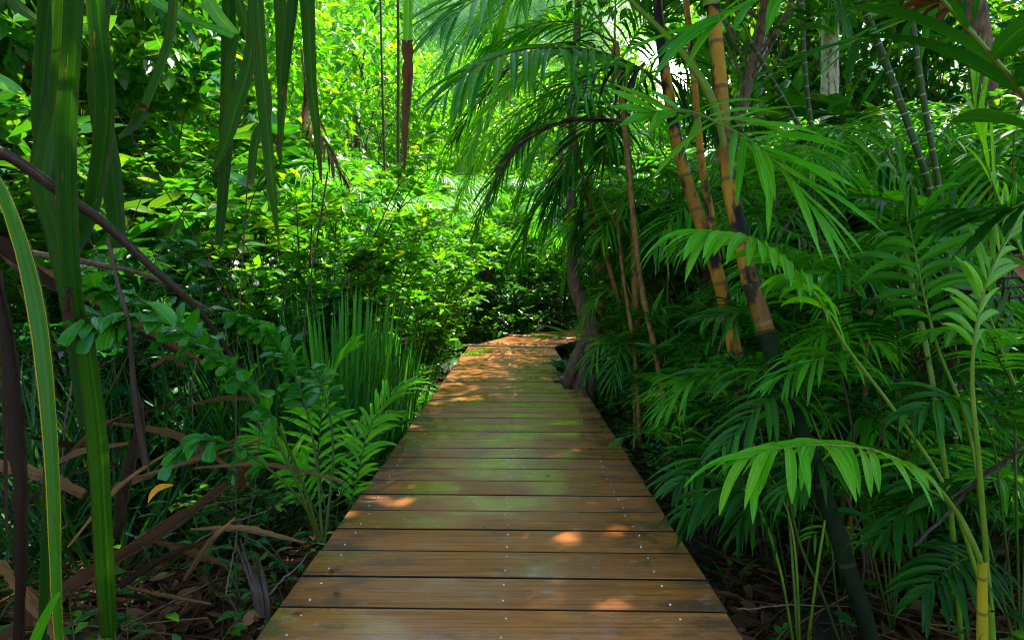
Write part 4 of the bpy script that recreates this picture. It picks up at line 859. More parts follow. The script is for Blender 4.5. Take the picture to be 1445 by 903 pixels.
for lab, x0, y0, Y0, spec in [
 ('palm with layered drooping fronds behind the bright hanging frond', 1260, 900, 2.6, [(1180, 600, 1090, 560, 1010, 640), (1240, 560, 1170, 500, 1090, 540), (1290, 580, 1350, 520, 1420, 570), (1230, 680, 1160, 650, 1100, 700), (1270, 520, 1260, 440, 1210, 420)]),
 ('palm with layered drooping fronds filling the right edge under the glowing leaflets', 1440, 950, 2.3, [(1400, 620, 1340, 560, 1270, 590), (1430, 560, 1390, 470, 1310, 470), (1380, 720, 1300, 700, 1240, 760), (1450, 640, 1470, 560, 1500, 540), (1400, 790, 1340, 800, 1290, 850)]),
 ('palm with layered drooping fronds right behind the green trunk base', 1120, 880, 3.0, [(1060, 560, 990, 530, 930, 580), (1110, 500, 1060, 440, 990, 450), (1140, 520, 1200, 460, 1260, 500), (1050, 660, 1000, 640, 950, 690), (1120, 460, 1130, 390, 1100, 350)]),
 ('palm with layered drooping fronds between the toothed frond and the glowing leaflets', 1300, 820, 2.9, [(1260, 430, 1190, 380, 1120, 400), (1300, 400, 1330, 320, 1400, 330), (1250, 480, 1180, 460, 1110, 510), (1290, 360, 1270, 290, 1210, 280), (1340, 460, 1400, 430, 1460, 480)]),
 ('palm with cool green fronds high behind the long fanning frond', 1180, 760, 3.3, [(1150, 280, 1090, 220, 1010, 240), (1140, 340, 1080, 300, 1020, 330), (1190, 330, 1250, 280, 1320, 310)])]:
    near(lab, [([(x0, y0, Y0), (x0*.45+a*.55, y0*.4+b*.6, Y0+rng.uniform(-.1, .1)), (a, b, Y0-.05), ((a+c)/2, (b+d)/2-8, Y0-.15), (c, d, Y0-.25), (e, f, Y0-.35)], dict(n=20, L=.25*Y0/2.6, W=.024, a0=64, a1=20, droop=1.0, bare=.5, mat=m_, rmat='petiole_dark', roll=rng.uniform(-.2, .4), r=.005, nseg=6)) for (a, b, c, d, e, f), m_ in zip(spec, ['palm_bright', 'palm', 'palm_lit', 'palm', 'palm_bright'] if y0 < 900 else ['palm', 'palm_bright', 'palm_dark', 'palm', 'palm_dark'])])
# thin stalks on the right
for lab, pts, r, mt in [
 ('bright yellow green stalk with a thickened joint right of the green trunk base', [(1275, 340, 2.4), (1290, 420, 2.4), (1305, 480, 2.35), (1325, 600, 2.3), (1345, 760, 2.3), (1360, 960, 2.3)], .010, 'petiole'),
 ('thin yellow stalk low between the green trunk base and the fronds', [(1100, 640, 2.5), (1165, 740, 2.5), (1180, 840, 2.45), (1200, 980, 2.4)], .004, 'petiole_dark'),
 ('thin olive stalk in the shade beside the green trunk base', [(1110, 690, 2.3), (1130, 770, 2.3), (1165, 850, 2.3), (1210, 980, 2.3)], .005, 'petiole_dark'),
 ('pair of ochre stalks under the toothed frond', [(1205, 600, 2.9), (1200, 700, 2.8), (1205, 830, 2.8), (1210, 990, 2.8)], .006, 'trunk_orange'),
 ('ochre cane standing right of the pale trunk foot', [(1230, 420, 3.2), (1222, 500, 3.2), (1222, 640, 3.2), (1230, 800, 3.2)], .012, 'trunk_orange'),
 ('dark cane rising at the right edge behind the yellow stalk', [(1262, -160, 3.0), (1300, 120, 3.0), (1330, 300, 3.0), (1345, 500, 3.0), (1350, 800, 3.0)], .013, 'bamboo'),
]:
    t = bothing('palm_cane', lab, 'cane', 'thin canes in the right undergrowth'); mb = MB(); tube(mb, ctr(PP(pts), 40), r, 8, rough=.05); mb.build('cane', M[mt], t)
for lab, pts, r in [
 ('leaning green cane with pale rings crossing behind the pale trunk', [(1060, 60, 4.5), (1085, 105, 4.5), (1120, 165, 4.5), (1150, 225, 4.5), (1200, 330, 4.5), (1260, 500, 4.5), (1290, 640, 4.5)], .015),
 ('upright green cane with pale rings just left of the pale trunk', [(1130, -200, 4.8), (1132, 20, 4.8), (1138, 120, 4.8), (1150, 225, 4.8), (1160, 400, 4.8), (1165, 650, 4.8)], .017),
 ('ringed dark green cane leaning at the upper right', [(1215, 0, 3.6), (1250, 90, 3.6), (1290, 200, 3.5), (1320, 300, 3.5), (1350, 520, 3.4), (1370, 760, 3.4)], .018)]:
    t = bothing('ringed_cane', lab, 'cane', 'ringed canes'); mb = MB(); tube(mb, ctr(PP(pts), 60), r, 12, rough=.05); mb.build('cane', M['bamboo'], t)
    c = PP(pts)
    for k in range(2):
        q = c[0] if k == 0 else c[1]
        frond(t, arch(q, rng.uniform(2.5, 5.5), 1.1, 40, -30), 14, .28, .045, droop=.7, mat='palm', bare=.25)

# dry reddish leaf at the top right
t = bothing('hanging_dead_leaf', 'reddish brown dead palm leaf hanging at the top right corner', 'dead leaf')
frond(t, PP([(1450, -70, 1.9), (1400, -30, 1.9), (1350, 0, 1.9), (1300, 0, 1.9)]), 8, .14, .05, 60, 40, .7, 0, mat='red_brown', rmat='dead_stalk')
t = bothing('hanging_dead_leaf', 'tan curled dead leaf at the right edge beside the black fronds', 'dead leaf')
mb = MB(); strap(mb, PP([(1412, 362, 2.2), (1430, 374, 2.2), (1450, 392, 2.2), (1475, 410, 2.2)]), np.array([.01, .06, .07, .03]), (0, -1, .5), 14); mb.build('blade', M['dead'], t)
t = bothing('hanging_dead_leaf', 'small dry brown leaf lying on the bright hanging frond', 'dead leaf')
mb = MB(); strap(mb, PP([(1215, 632, 1.6), (1228, 636, 1.6), (1242, 640, 1.6)]), np.array([.003, .018, .004]), (0, -.4, 1), 10); mb.build('blade', M['red_brown'], t)

# ================================================================== TREES WITH VISIBLE TRUNKS
# buttressed trunk beside the deck notch
t = thing('tree', 'gnarled brown tree with a buttressed foot growing through the notch in the right deck edge', 'tree')
mb = MB()
c0 = ctr(PP([(806, 700, 6.6), (812, 560, 6.6), (828, 500, 6.7), (836, 470, 6.75), (824, 430, 6.8), (812, 400, 6.8), (808, 340, 6.9), (806, 240, 7.0), (812, 100, 7.2), (820, -100, 7.4)]), 60)
tube(mb, c0, [.17, .15, .10, .07, .05, .035], 18, rough=.18)
for pts in ([(796, 560, 6.5), (806, 525, 6.5), (820, 495, 6.6), (832, 470, 6.7)], [(832, 575, 6.4), (834, 530, 6.5), (836, 490, 6.65), (838, 460, 6.75)], [(816, 580, 6.35), (822, 535, 6.42), (830, 495, 6.6), (836, 465, 6.7)]):
    tube(mb, ctr(PP(pts), 20), [.075, .055, .04, .03], 10, rough=.25)
mb.build('trunk', M['bark'], t)
fo = MB()
for k in range(9):
    q = c0[-1]+rng.normal(0, 1, 3)*[.9, .9, .5]+[.9, 0, .8]; cloud(fo, q, (.6, .6, .4), 90, .17, .45, 3, shell=.2, wig=.8)
fo.build('crown', M['broad'], t)
t = bothing('fern', 'small glossy fern against the foot of the gnarled tree', 'fern')
p = P(792, 500, 7.2)
for k in range(9): frond(t, arch((p[0]+.05, 7.3, -.05), k*.7, .34, 65, -10), 12, .09, .022, 70, 25, .4, .1, mat='sedge', r=.003, nseg=3)
t = bothing('twig', 'short black twig lying on the planks beside the gnarled tree', 'twig', 'dry twigs'); mb = MB(); tube(mb, np.array([[.43, 6.47, .012], [.5, 6.5, .014], [.57, 6.49, .012]]), .012, 6); mb.build('wood', M['dead_stalk'], t)

def straight_tree(lab, pts, r, mt, crown=True, name='tree', leafm='broad', nc=14, rough=.05):
    t = bothing(name, lab, 'tree'); mb = MB(); c = ctr(PP(pts), 60); tube(mb, c, r, 16, rough=rough); mb.build('trunk', M[mt], t)
    if crown:
        fo = MB()
        for k in range(nc): cloud(fo, c[0]+rng.normal(0, 1, 3)*[1.3, 1.3, .8]+[0, 0, .4], (.7, .7, .45), 90, .18, .5, 3, shell=.2, wig=.8)
        fo.build('crown', M[leafm], t)
straight_tree('pale straight tree trunk mottled with brown at the upper right', [(1172, -260, 7.5), (1171, -60, 7.5), (1171, 100, 7.5), (1169, 225, 7.5), (1168, 420, 7.5), (1166, 620, 7.5)], [.088, .092, .096, .10, .12], 'bark_pale')
straight_tree('thin pale tree trunk far behind to the left of the mottled trunk', [(1078, -200, 11), (1078, 0, 11), (1074, 200, 11), (1070, 420, 11), (1068, 520, 11)], [.07, .08, .09], 'bark_pale', nc=8)
straight_tree('thin brown pale tree trunk between the blades at the upper right edge', [(1372, -150, 6), (1378, 60, 6), (1385, 150, 6), (1390, 260, 6), (1400, 600, 6)], [.04, .045, .05], 'bark_pale', nc=3)
straight_tree('dark leaning trunk behind the glowing leaflets at the right', [(1500, 20, 5), (1440, 130, 5), (1395, 210, 5), (1350, 290, 5), (1290, 400, 5)], [.05, .06, .06], 'bark', False)
straight_tree('thin brown sapling trunk left of the opening', [(560, -100, 8), (562, 60, 8), (562, 200, 8), (563, 330, 8), (566, 560, 8)], [.015, .02, .026], 'stem', nc=2)
straight_tree('slim sapling trunk beside the withered reddish frond', [(536, -100, 9), (538, 60, 9), (545, 330, 9), (548, 520, 9)], [.013, .016, .024], 'stem', nc=2)
straight_tree('thin trunk behind the far deck bend hung with yellow creeper', [(792, 200, 14.5), (790, 330, 14.5), (786, 470, 14.5), (786, 500, 14.5)], [.06, .07, .08], 'bark', False)

# creeper-covered post of foliage in the middle distance
t = bothing('creeper_clad_tree', 'dark tree stump wrapped in hanging creeper leaves left of the deck bend', 'tree')
mb = MB(); c = ctr(PP([(684, 360, 12.6), (688, 420, 12.6), (692, 500, 12.6)]), 20); tube(mb, c, [.12, .16, .2], 12, rough=.2); mb.build('trunk', M['bark'], t)
fo = MB()
for k in range(24):
    q = P(rng.uniform(660, 716), rng.uniform(360, 495), 12.4); cloud(fo, q, (.28, .28, .35), 55, .12, .6, 3, shell=.3, droop=1)
fo.build('foliage', M['broad_dark'], t)
fo2 = MB()
for k in range(7): cloud(fo2, P(rng.uniform(655, 730), rng.uniform(335, 362), 12.5), (.4, .4, .25), 60, .15, .7, 3, shell=.2)
fo2.build('crown', M['broad_yellow'], t)

# ================================================================== SHRUBS AND TREES OF THE BANKS
far_away = (0, -60, GZ)
SH = {}
def proto(key, **kw): SH[key] = dict(kw)
used = {}
def put_shrub(key, lab, x, y, s=1., rz=None, group=None, dz=0):
    loc = (x, y, gz(x, y)-.03+dz); rz = rng.uniform(0, 6.28) if rz is None else rz
    if key not in used:
        used[key] = shrub('shrub', lab, 'shrub', loc, rz=rz, group=group, **SH[key]); used[key].scale = (s,)*3; return used[key]
    return dup(used[key], lab, loc, rz, s, group)
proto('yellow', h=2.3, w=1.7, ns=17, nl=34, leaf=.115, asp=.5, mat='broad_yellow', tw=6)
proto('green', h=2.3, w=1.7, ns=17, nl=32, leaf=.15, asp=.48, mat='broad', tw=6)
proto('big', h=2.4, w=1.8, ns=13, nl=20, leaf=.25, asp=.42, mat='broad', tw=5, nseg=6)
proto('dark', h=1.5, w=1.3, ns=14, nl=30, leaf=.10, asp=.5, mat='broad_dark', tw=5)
proto('small', h=.62, w=.8, ns=14, nl=16, leaf=.07, asp=.5, mat='broad', tw=4)
proto('narrow', h=1.3, w=1.2, ns=12, nl=30, leaf=.17, asp=.16, mat='palm', tw=4, prof='lance')
G1 = 'leafy shrubs on the left bank'; G2 = 'shrubs under the palms on the right'; G3 = 'low shrubs along the deck edges'; G4 = 'shrubs closing the view behind the deck bend'
for key, lab, px, Y, s in [
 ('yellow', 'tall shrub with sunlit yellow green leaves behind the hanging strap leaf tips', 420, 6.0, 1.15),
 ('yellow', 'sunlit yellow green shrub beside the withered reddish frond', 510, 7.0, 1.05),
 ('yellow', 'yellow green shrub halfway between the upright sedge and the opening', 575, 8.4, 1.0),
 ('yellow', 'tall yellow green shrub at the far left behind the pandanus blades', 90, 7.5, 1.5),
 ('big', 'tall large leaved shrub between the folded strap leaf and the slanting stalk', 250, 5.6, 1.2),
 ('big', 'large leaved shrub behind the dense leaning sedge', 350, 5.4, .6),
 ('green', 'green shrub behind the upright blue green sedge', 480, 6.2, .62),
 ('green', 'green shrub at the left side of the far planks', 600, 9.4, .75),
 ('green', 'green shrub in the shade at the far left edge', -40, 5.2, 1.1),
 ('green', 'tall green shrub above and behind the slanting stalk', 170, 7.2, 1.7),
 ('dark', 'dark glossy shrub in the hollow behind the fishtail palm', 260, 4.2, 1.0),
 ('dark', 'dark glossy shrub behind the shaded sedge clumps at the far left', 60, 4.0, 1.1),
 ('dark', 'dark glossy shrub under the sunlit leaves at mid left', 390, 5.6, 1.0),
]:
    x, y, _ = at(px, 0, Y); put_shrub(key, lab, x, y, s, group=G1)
for key, lab, x, y, s in [
 ('small', 'low shrub at the left deck edge level with the bright feather fronds', -1.24, 3.9, .8),
 ('small', 'low shrub at the left deck edge next to the short sedge clump', -1.24, 5.1, .85),
 ('small', 'low shrub at the left deck edge beyond the short sedge clump', -1.24, 6.3, .9),
 ('small', 'low shrub at the left deck edge two thirds of the way to the bend', -1.24, 7.4, 1.0),
 ('small', 'low shrub at the left deck edge close before the pale board', -1.24, 8.5, 1.05),
 ('small', 'low shrub at the left where the pale board ends', -1.24, 9.7, 1.15),
 ('small', 'low shrub left of the red and white strip', -1.25, 11.5, 1.2),
 ('small', 'low shrub right behind the red and white strip', .05, 12.9, 1.5),
 ('small', 'low shrub at the left of the far bend under the creeper wrapped stump', -.75, 11.9, 1.4),
 ('small', 'low shrub along the far side of the last visible planks', 1.0, 14.1, 1.7),
 ('small', 'low shrub closing the gap behind the low shrub at the strip', -.1, 13.8, 1.8),
 ('small', 'low shrub by the fishtail palm stalks', -1.2, 3.1, .7),
 ('small', 'low shrub at the right deck edge in front of the gnarled tree', 1.15, 5.0, .55),
 ('small', 'low shrub at the right deck edge under the drooping narrow palm', 1.12, 4.0, .6),
]: put_shrub(key, lab, x, y, s, group=G3)
for key, lab, px, Y, s in [
 ('narrow', 'narrow leaved shrub hanging over the right deck edge before the gnarled tree', 960, 5.6, .9),
 ('narrow', 'narrow leaved shrub around the slender brown palm stem', 985, 4.8, .9),
 ('narrow', 'narrow leaved shrub around the thin orange brown palm stem', 1020, 4.5, 1.0),
 ('narrow', 'narrow leaved shrub just beyond the gnarled tree', 925, 7.0, 1.2),
 ('narrow', 'narrow leaved shrub in the shade under the yellow and black trunks', 1010, 4.2, .95),
 ('narrow', 'narrow leaved shrub behind the green trunk base', 1120, 3.9, .95),
 ('narrow', 'narrow leaved shrub behind the yellow stalks at the right', 1300, 3.9, 1.0),
 ('dark', 'dark shrub low between the deck and the green trunk base', 1010, 3.4, .5),
 ('dark', 'dark shrub low behind the shaded drooping fronds', 1110, 3.2, .55),
 ('dark', 'dark shrub in the bottom right corner behind the yellow trunk foot', 1400, 2.9, .6),
 ('dark', 'dark shrub behind the bright hanging frond', 1240, 3.4, .6),
 ('green', 'green shrub at the foot of the pale mottled trunk', 1150, 6.2, 1.1),
 ('big', 'large leaved shrub behind the toothed hanging frond', 1050, 5.4, .9),
 ('yellow', 'sunlit shrub between the pale mottled trunk and the right edge', 1290, 6.4, 1.25),
 ('big', 'tall large leaved shrub behind the glowing leaflets at the right edge', 1420, 5.4, 1.3),
 ('green', 'green shrub seen between the yellow trunks and the gnarled tree', 950, 7.2, 1.3),
]:
    x, y, _ = at(px, 0, Y); put_shrub(key, lab, x, y, s, group=G2)
for key, lab, x, y, s in [
 ('yellow', 'yellow green shrub closing the view straight above the far deck', -.55, 14.6, 1.15),
 ('yellow', 'yellow green shrub behind the red and white strip', .35, 14.3, .95),
 ('green', 'green shrub behind the creeper wrapped stump', -1.4, 13.8, 1.1),
 ('green', 'green shrub right of the creeper wrapped stump', .15, 13.6, .75),
 ('yellow', 'sunlit shrub behind the light green frond tip', 1.2, 15.2, 1.2),
 ('dark', 'dark shrub at the foot of the creeper wrapped stump', -.7, 12.7, .75),
 ('green', 'green shrub left of the creeper wrapped stump', -2.2, 12.2, 1.0),
]: put_shrub(key, lab, x, y, s, group=G4)

# middle-distance palms
G5 = 'feather palms of the middle distance'
pm = palm('feather_palm', 'arching feather palm behind the withered black frond', 'palm', (1.2, 8.4, GZ), 13, 1.9, 1.5, .05, (75, -35), .5, .03, 30, 'palm_bright', droop=1.0, group=G5)
pm.rotation_euler = (0, 0, .4)
for lab, x, y, s, rz in [
 ('arching feather palm over the far end of the deck on the right', 1.5, 11.0, 1.15, 2.0),
 ('feather palm half hidden behind the gnarled tree', 2.2, 9.4, 1.2, 3.3),
 ('feather palm left of the opening behind the sunlit shrubs', -2.3, 11.0, 1.2, 1.1),
 ('feather palm behind the withered reddish frond at the left', -3.3, 9.2, 1.15, 4.1),
 ('feather palm behind the pale mottled trunk', 4.6, 9.0, 1.4, 5.0),
 ('feather palm between the yellow trunks and the mottled trunk', 3.1, 7.4, 1.2, .2),
 ('feather palm among the sunlit shrubs under the hanging strap leaf tips', -2.7, 8.4, 1.15, 2.2),
 ('feather palm filling the left half of the opening', -1.9, 12.4, 1.35, 3.6),
 ('tall feather palm showing over the bend of the deck', .9, 17.0, 1.6, 2.7),
 ('tall feather palm at the left side of the opening', -4.6, 13.5, 1.7, 5.6)]:
    dup(pm, lab, (x, y, gz(x, y)), rz, s, G5)
und = palm('understory_palm', 'drooping understory palm hard against the right deck edge past the tree', 'palm', (1.75, 5.0, GZ), 12, 1.25, 0, el=(82, -10), lf=.30, W=.018, n=22, mat='palm_bright', droop=1.1, group='understory palms right of the deck')
for lab, x, y, s, rz in [
 ('drooping understory palm next to the thin orange brown stem', 1.75, 4.1, 1.0, 1.2),
 ('drooping understory palm beyond the gnarled tree', 1.95, 7.6, 1.15, 2.2),
 ('drooping understory palm under the yellow and black trunks', 1.75, 3.7, .85, 3.2),
 ('drooping understory palm filling the gap left of the toothed frond', 2.0, 5.0, 1.25, 4.4),
 ('drooping understory palm in the middle of the right undergrowth', 2.6, 4.1, 1.1, 5.2),
 ('drooping understory palm behind the bright yellow stalks', 3.3, 4.6, 1.2, .7),
 ('drooping understory palm in the right background below the pale trunk', 3.2, 6.0, 1.4, 1.9),
 ('drooping understory palm at the right edge in the shade', 2.6, 3.0, .9, 2.9),
 ('drooping understory palm near the deck behind the narrow one', 1.75, 5.9, .8, 5.9),
 ('drooping understory palm at the upper right behind the glowing leaflets', 4.3, 5.4, 1.5, 3.9)]:
    dup(und, lab, (x, y, gz(x, y)), rz, s, 'understory palms right of the deck')

ta = palm('feather_palm', 'tall arching feather palm over the gnarled tree', 'palm', (1.5, 6.0, GZ), 14, 1.7, 1.5, .035, (72, -45), .46, .026, 30, 'palm_bright', droop=1.0, group='tall arching palms of the right bank', nseg=5)
for lab, x, y, s, rz in [
 ('tall arching feather palm between the orange brown stem and the yellow trunks', 1.9, 4.9, .95, 1.0),
 ('tall arching feather palm just right of the thick yellow trunk', 2.5, 5.4, 1.1, 2.1),
 ('tall arching feather palm in front of the pale mottled trunk foot', 2.9, 5.6, .85, 3.2),
 ('tall arching feather palm left of the glowing leaflets', 3.4, 4.6, 1.1, 4.0),
 ('tall arching feather palm over the ringed canes', 4.0, 6.0, 1.3, 5.1),
 ('tall arching feather palm in the shade low on the right bank', 2.1, 4.0, .72, 5.9),
 ('tall arching feather palm beyond the orange brown stem', 2.0, 7.4, 1.25, .5)]:
    dup(ta, lab, (x, y, gz(x, y)), rz, s, 'tall arching palms of the right bank')
wl = palm('understory_palm', 'understory palm with broad leaflets right of the yellow trunks', 'palm', (1.75, 3.3, GZ), 9, 1.3, 0, el=(85, 5), lf=.32, W=.034, n=15, mat='palm_bright', droop=.9, group='broad leaflet palms of the right bank', bare=.35, nseg=6)
for lab, x, y, s, rz in [
 ('broad leaflet palm behind the glowing leaflets at the right edge', 3.0, 3.9, 1.3, 1.1),
 ('broad leaflet palm at the foot of the pale mottled trunk', 2.5, 5.2, 1.45, 2.3),
 ('broad leaflet palm between the green trunk base and the deck', 1.5, 4.0, .85, 3.4),
 ('broad leaflet palm under the ringed canes', 2.2, 4.4, 1.25, 4.5),
 ('broad leaflet palm at the upper right below the dark wide blades', 3.9, 4.6, 1.75, 5.4),
 ('broad leaflet palm behind the toothed hanging frond', 1.9, 3.7, 1.15, .4),
 ('broad leaflet palm at the right edge behind the yellow trunk foot', 2.4, 2.7, .8, 2.8)]:
    dup(wl, lab, (x, y, gz(x, y)), rz, s, 'broad leaflet palms of the right bank')

# trees of the forest
G6 = 'forest trees behind the boardwalk'; G7 = 'canopy trees round the boardwalk'
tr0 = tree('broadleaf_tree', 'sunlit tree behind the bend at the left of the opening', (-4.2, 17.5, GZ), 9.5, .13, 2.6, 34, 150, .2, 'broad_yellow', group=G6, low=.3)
for lab, x, y, s, rz in [
 ('sunlit tree right behind the hanging yellow and brown strap leaf', -3.6, 21, 1.0, 1),
 ('sunlit tree in the middle of the opening', -1.6, 24, .95, 2),
 ('lower sunlit tree in front of the middle of the opening', .4, 20, .62, 2.9),
 ('sunlit tree at the back just right of the opening', 1.6, 27, 1.1, 1.4),
 ('sunlit tree at the back just left of the opening', -5.2, 27, 1.15, .4),
 ('sunlit tree behind the arching palm fronds', 3.0, 19.5, .95, 3),
 ('tall sunlit tree far back behind the highest arching fronds', -.2, 30, 1.35, 5.2),
 ('tall sunlit tree far back beside the sapling trunks', -6.5, 31, 1.35, 3.7),
 ('tree above the far shrubs right of the opening', 5.8, 17, 1.0, 4),
 ('sunlit tree behind the sapling trunks at the left', -5.4, 13.0, 1.0, 5),
 ('tree behind the dangling strap leaf tips at upper left', -5.0, 9.4, .8, 6)]:
    dup(tr0, lab, (x, y, gz(x, y)), rz, s, G6)
tr1 = tree('broadleaf_tree', 'tree behind the folded strap leaf at the upper left', (-4.6, 7.6, GZ), 7.5, .075, 2.0, 36, 130, .19, 'broad', group=G7, low=.35)
for lab, x, y, s, rz in [
 ('tree in the shade beyond the pandanus at the far left', -5.6, 5.4, 1.0, 1),
 ('tree behind the mottled pale trunk', 5.2, 11.5, 1.15, 2),
 ('tree filling the top right behind the dark wide blades', 6.2, 9.8, .9, 3),
 ('tree behind the ringed canes', 4.6, 12.4, .95, 4),
 ('tree at the far right edge', 7.4, 7.0, .85, 5),
 ('tree behind the first rank at upper left', -7.0, 9.5, 1.3, 2.5)]:
    dup(tr1, lab, (x, y, gz(x, y)), rz, s, G7)
# overhead canopy that shades the boardwalk; trunks stand outside the frame
def crown_at(lab, x, y, rz, s=1.):
    c_, s_ = math.cos(rz)*s, math.sin(rz)*s; bx, by = x-(1.5*c_-1.0*s_), y-(1.5*s_+1.0*c_)
    global cn
    if cn is None:
        cn = tree('canopy_tree', lab, (bx, by, GZ), 10.5, .085, 3.4, 44, 130, .27, 'broad', group='tall canopy trees', low=.62, lean=(1.5, 1.0), rz=rz)
    else: dup(cn, lab, (bx, by, gz(bx, by)), rz, s, 'tall canopy trees')
cn = None
for a_ in [('tall spreading tree over the right side of the first planks', 2.9, 4.7, 2.9, .75),
 ('tall spreading tree with branches right across the boardwalk', 2.3, 5.9, .06, .62),
 ('small spreading tree over the right side of the nearest planks', 2.2, 2.9, 3.1, .62),
 ('tall spreading tree behind the viewer on the left', -3.5, -3.0, .3),
 ('tall spreading tree behind the viewer on the right', 3.0, -3.5, 2.9)]: crown_at(*a_)

# ================================================================== STUFF NOBODY COULD COUNT
print('stuff'); 
fo = MB()
def wall(x0, x1, y0, y1, z0, z1, n, s=.7, nl=90, leaf=.16, asp=.55, nseg=2):
    for k in range(n):
        cloud(fo, (rng.uniform(x0, x1), rng.uniform(y0, y1), rng.uniform(z0, z1)), (s, s, s*.8), nl, leaf, asp, nseg, shell=.3, cols=3, wig=.8)
wall(-9.5, -5.0, 3, 12, 0, 5.5, 240, .8, 90, .18)
wall(5.0, 10, 3, 14, 0, 5, 240, .8, 90, .18)
wall(-7, -2.8, 10, 17, 0, 3.6, 170, .8, 100, .18)
wall(2.2, 7.5, 13.5, 18, 0, 4.5, 170, .8, 100, .18)
wall(-3.5, 4, 15.5, 18, 0, 2.4, 110, .8, 110, .18)
o = fo.build('forest_foliage', M['broad']); o['kind'] = 'stuff'; tag(o, 'dense mass of forest foliage behind the plants on both banks', 'foliage')
fo = MB()
wall(-16, 16, 24, 44, 2, 8, 240, 1.5, 110, .4, .7, 1)
wall(-12, -5, 18, 26, 2, 10, 90, 1.3, 110, .3, .7, 1)
wall(5, 14, 18, 26, 2, 11, 110, 1.3, 110, .3, .7, 1)
o = fo.build('distant_forest', M['far']); o['kind'] = 'stuff'; tag(o, 'bright distant forest seen through the opening', 'forest')
# leafy ground cover
fo = MB()
n = 7600
x = rng.uniform(-5, 5, n); y = rng.uniform(1.2, 20, n); ok = ((x < -.85) | (x > .8)) & ((y < 10.2) | (x < -1.1) | (y > 14.8)); x, y = x[ok], y[ok]
ok = (y > 4.2) | (rng.random(len(x)) < .3); x, y = x[ok], y[ok]
for k in range(5):
    m_ = len(x); a = rng.uniform(0, 6.28, m_); p = np.stack([x+.02*np.cos(a), y+.02*np.sin(a), hills(x, y)+rng.uniform(.02, .3, m_)], 1)
    d = np.stack([np.cos(a), np.sin(a), np.full(m_, .2)], 1); L = rng.uniform(.05, .11, m_)
    blades(fo, p, d, np.array([0, 0, 1.])+rng.normal(0, .3, (m_, 3)), L, L*.5, 'ovate', 3, .5, .2)
o = fo.build('ground_cover', M['broad']); o['kind'] = 'stuff'; tag(o, 'low leafy ground cover under the shrubs beside the boardwalk', 'ground cover')
# thin grass-like filler
fo = MB(); n = 3200
x = rng.uniform(-4.5, 5, n); y = rng.uniform(2.7, 11, n); ok = ((x < -1.3) | (x > 1.0)) & ((x > 0) | (y > 4)); x, y = x[ok], y[ok]; m_ = len(x)
a = rng.uniform(0, 6.28, m_); e = rng.uniform(.6, 1.4, m_)
d = np.stack([np.cos(a)*np.cos(e), np.sin(a)*np.cos(e), np.sin(e)], 1); p = np.stack([x, y, hills(x, y)-.02], 1)
blades(fo, p, d, np.array([0, 0, 1.])+rng.normal(0, .5, (m_, 3)), rng.uniform(.2, .9, m_), .014, 'grass', 7, rng.uniform(.3, 1.6, m_), .3, dpow=2)
o = fo.build('grass', M['palm_dark']); o['kind'] = 'stuff'; tag(o, 'thin dark grass blades in the undergrowth', 'grass')
# leaf litter
fo = MB(); n = 16000
x = rng.uniform(-4.5, 4.5, n); y = rng.uniform(.9, 9, n); x[:5500] = rng.uniform(.8, 2.6, 5500)*rng.choice([-1, 1], 5500); y[:5500] = rng.uniform(1.1, 3.2, 5500); ok = (np.abs(x) > .76); x, y = x[ok], y[ok]; m_ = len(x)
a = rng.uniform(0, 6.28, m_); d = np.stack([np.cos(a), np.sin(a), rng.normal(0, .25, m_)], 1)
p = np.stack([x, y, hills(x, y)+rng.uniform(.0, .05, m_)], 1); L = rng.uniform(.03, .13, m_)
blades(fo, p, d, np.array([0, 0, 1.])+rng.normal(0, .5, (m_, 3)), L, L*rng.uniform(.1, .6, m_), 'ovate', 4, rng.uniform(-.8, .8, m_), .5)
for k in range(1100):
    q = np.array([rng.uniform(.8, 3.0)*rng.choice([-1, 1]), rng.uniform(1.2, 1.6 + 3.5*rng.random()), 0]); q[2] = gz(q[0], q[1])+.01
    tube(fo, ctr([q, q+[rng.normal(0, .15), rng.normal(0, .15), rng.uniform(0, .06)], q+[rng.normal(0, .3), rng.normal(0, .3), rng.uniform(0, .12)]], 6), rng.uniform(.0015, .005), 4)
o = fo.build('leaf_litter', M['dead']); o['kind'] = 'stuff'; tag(o, 'brown leaf litter and twigs on the dark ground', 'leaf litter')
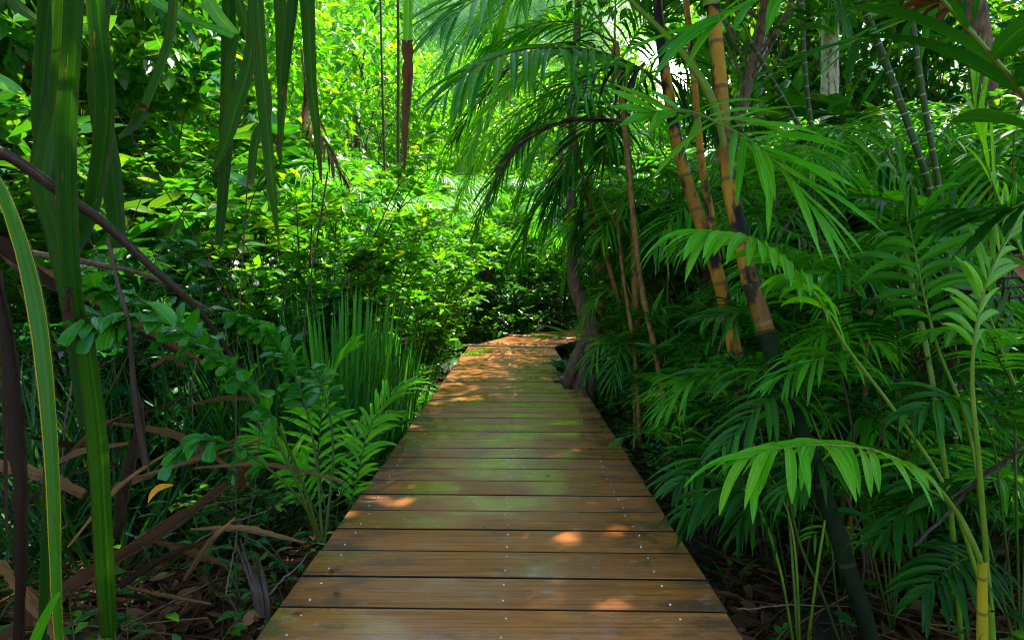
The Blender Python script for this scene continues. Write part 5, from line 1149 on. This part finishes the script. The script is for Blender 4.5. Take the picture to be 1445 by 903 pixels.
# bare hanging stems and dead fibres in the shade
fo = MB()
for k in range(260):
    sx = rng.choice([-1, 1], p=[.35, .65]); q = np.array([sx*rng.uniform(1.1, 4.2), rng.uniform(2.3, 7), 0]); q[2] = gz(q[0], q[1]); h = rng.uniform(.5, 2.2)
    tube(fo, ctr([q, q+[rng.normal(0, .1), rng.normal(0, .1), h*.5], q+[rng.normal(0, .3), rng.normal(0, .2), h]], 8), rng.uniform(.002, .007), 4)
o = fo.build('undergrowth_stems', M['stem']); o['kind'] = 'stuff'; tag(o, 'thin bare stems in the shaded undergrowth', 'stems')
# fallen bits on the deck
for k, (lab, x, y, mt) in enumerate([('dry leaf scrap at the right end of the third plank', .56, 2.5, 'dead'), ('small dry leaf in the middle of the deck beyond the green scrap', .2, 3.35, 'dead'), ('yellowed leaf scrap near the left plank ends halfway along', -.58, 4.3, 'orange'), ('dead leaf scrap by the foot of the gnarled tree', .35, 6.0, 'dead'), ('brown leaf scrap on the far planks before the pale board', -.35, 8.2, 'dead'), ('tiny orange leaf scrap on the far right of the planks', .43, 4.75, 'orange'), ('red brown leaf scrap near the left front corner of the deck', -.6, 2.08, 'red_brown'), ('green leaf scrap on a gap near the middle of the deck', -.12, 2.63, 'palm_bright'), ('small reddish scrap beside the left row of screws', -.66, 1.95, 'red_brown'), ('brown leaf scrap near the left edge one plank further', -.66, 2.25, 'red_brown')]):
    t = bothing('leaf_scrap', lab, 'leaf'); mb = MB(); blades(mb, [[x, y, .004]], [[math.cos(k*2), math.sin(k*2), .05]], [[0, 0, 1]], .035, .014, 'ovate', 6, 0, .3); mb.build('blade', M[mt], t)
t = bothing('hanging_dead_leaf', 'curled tan leaf lying against the left front corner of the deck', 'dead leaf')
mb = MB(); strap(mb, PP([(344, 880, 1.85), (350, 874, 1.85), (358, 868, 1.86), (364, 876, 1.88)]), np.array([.01, .035, .03, .006]), (0, -1, .4), 12); mb.build('blade', M['dead'], t)
print('faces', sum(len(o.data.polygons) for o in C.objects if o.type == 'MESH'))
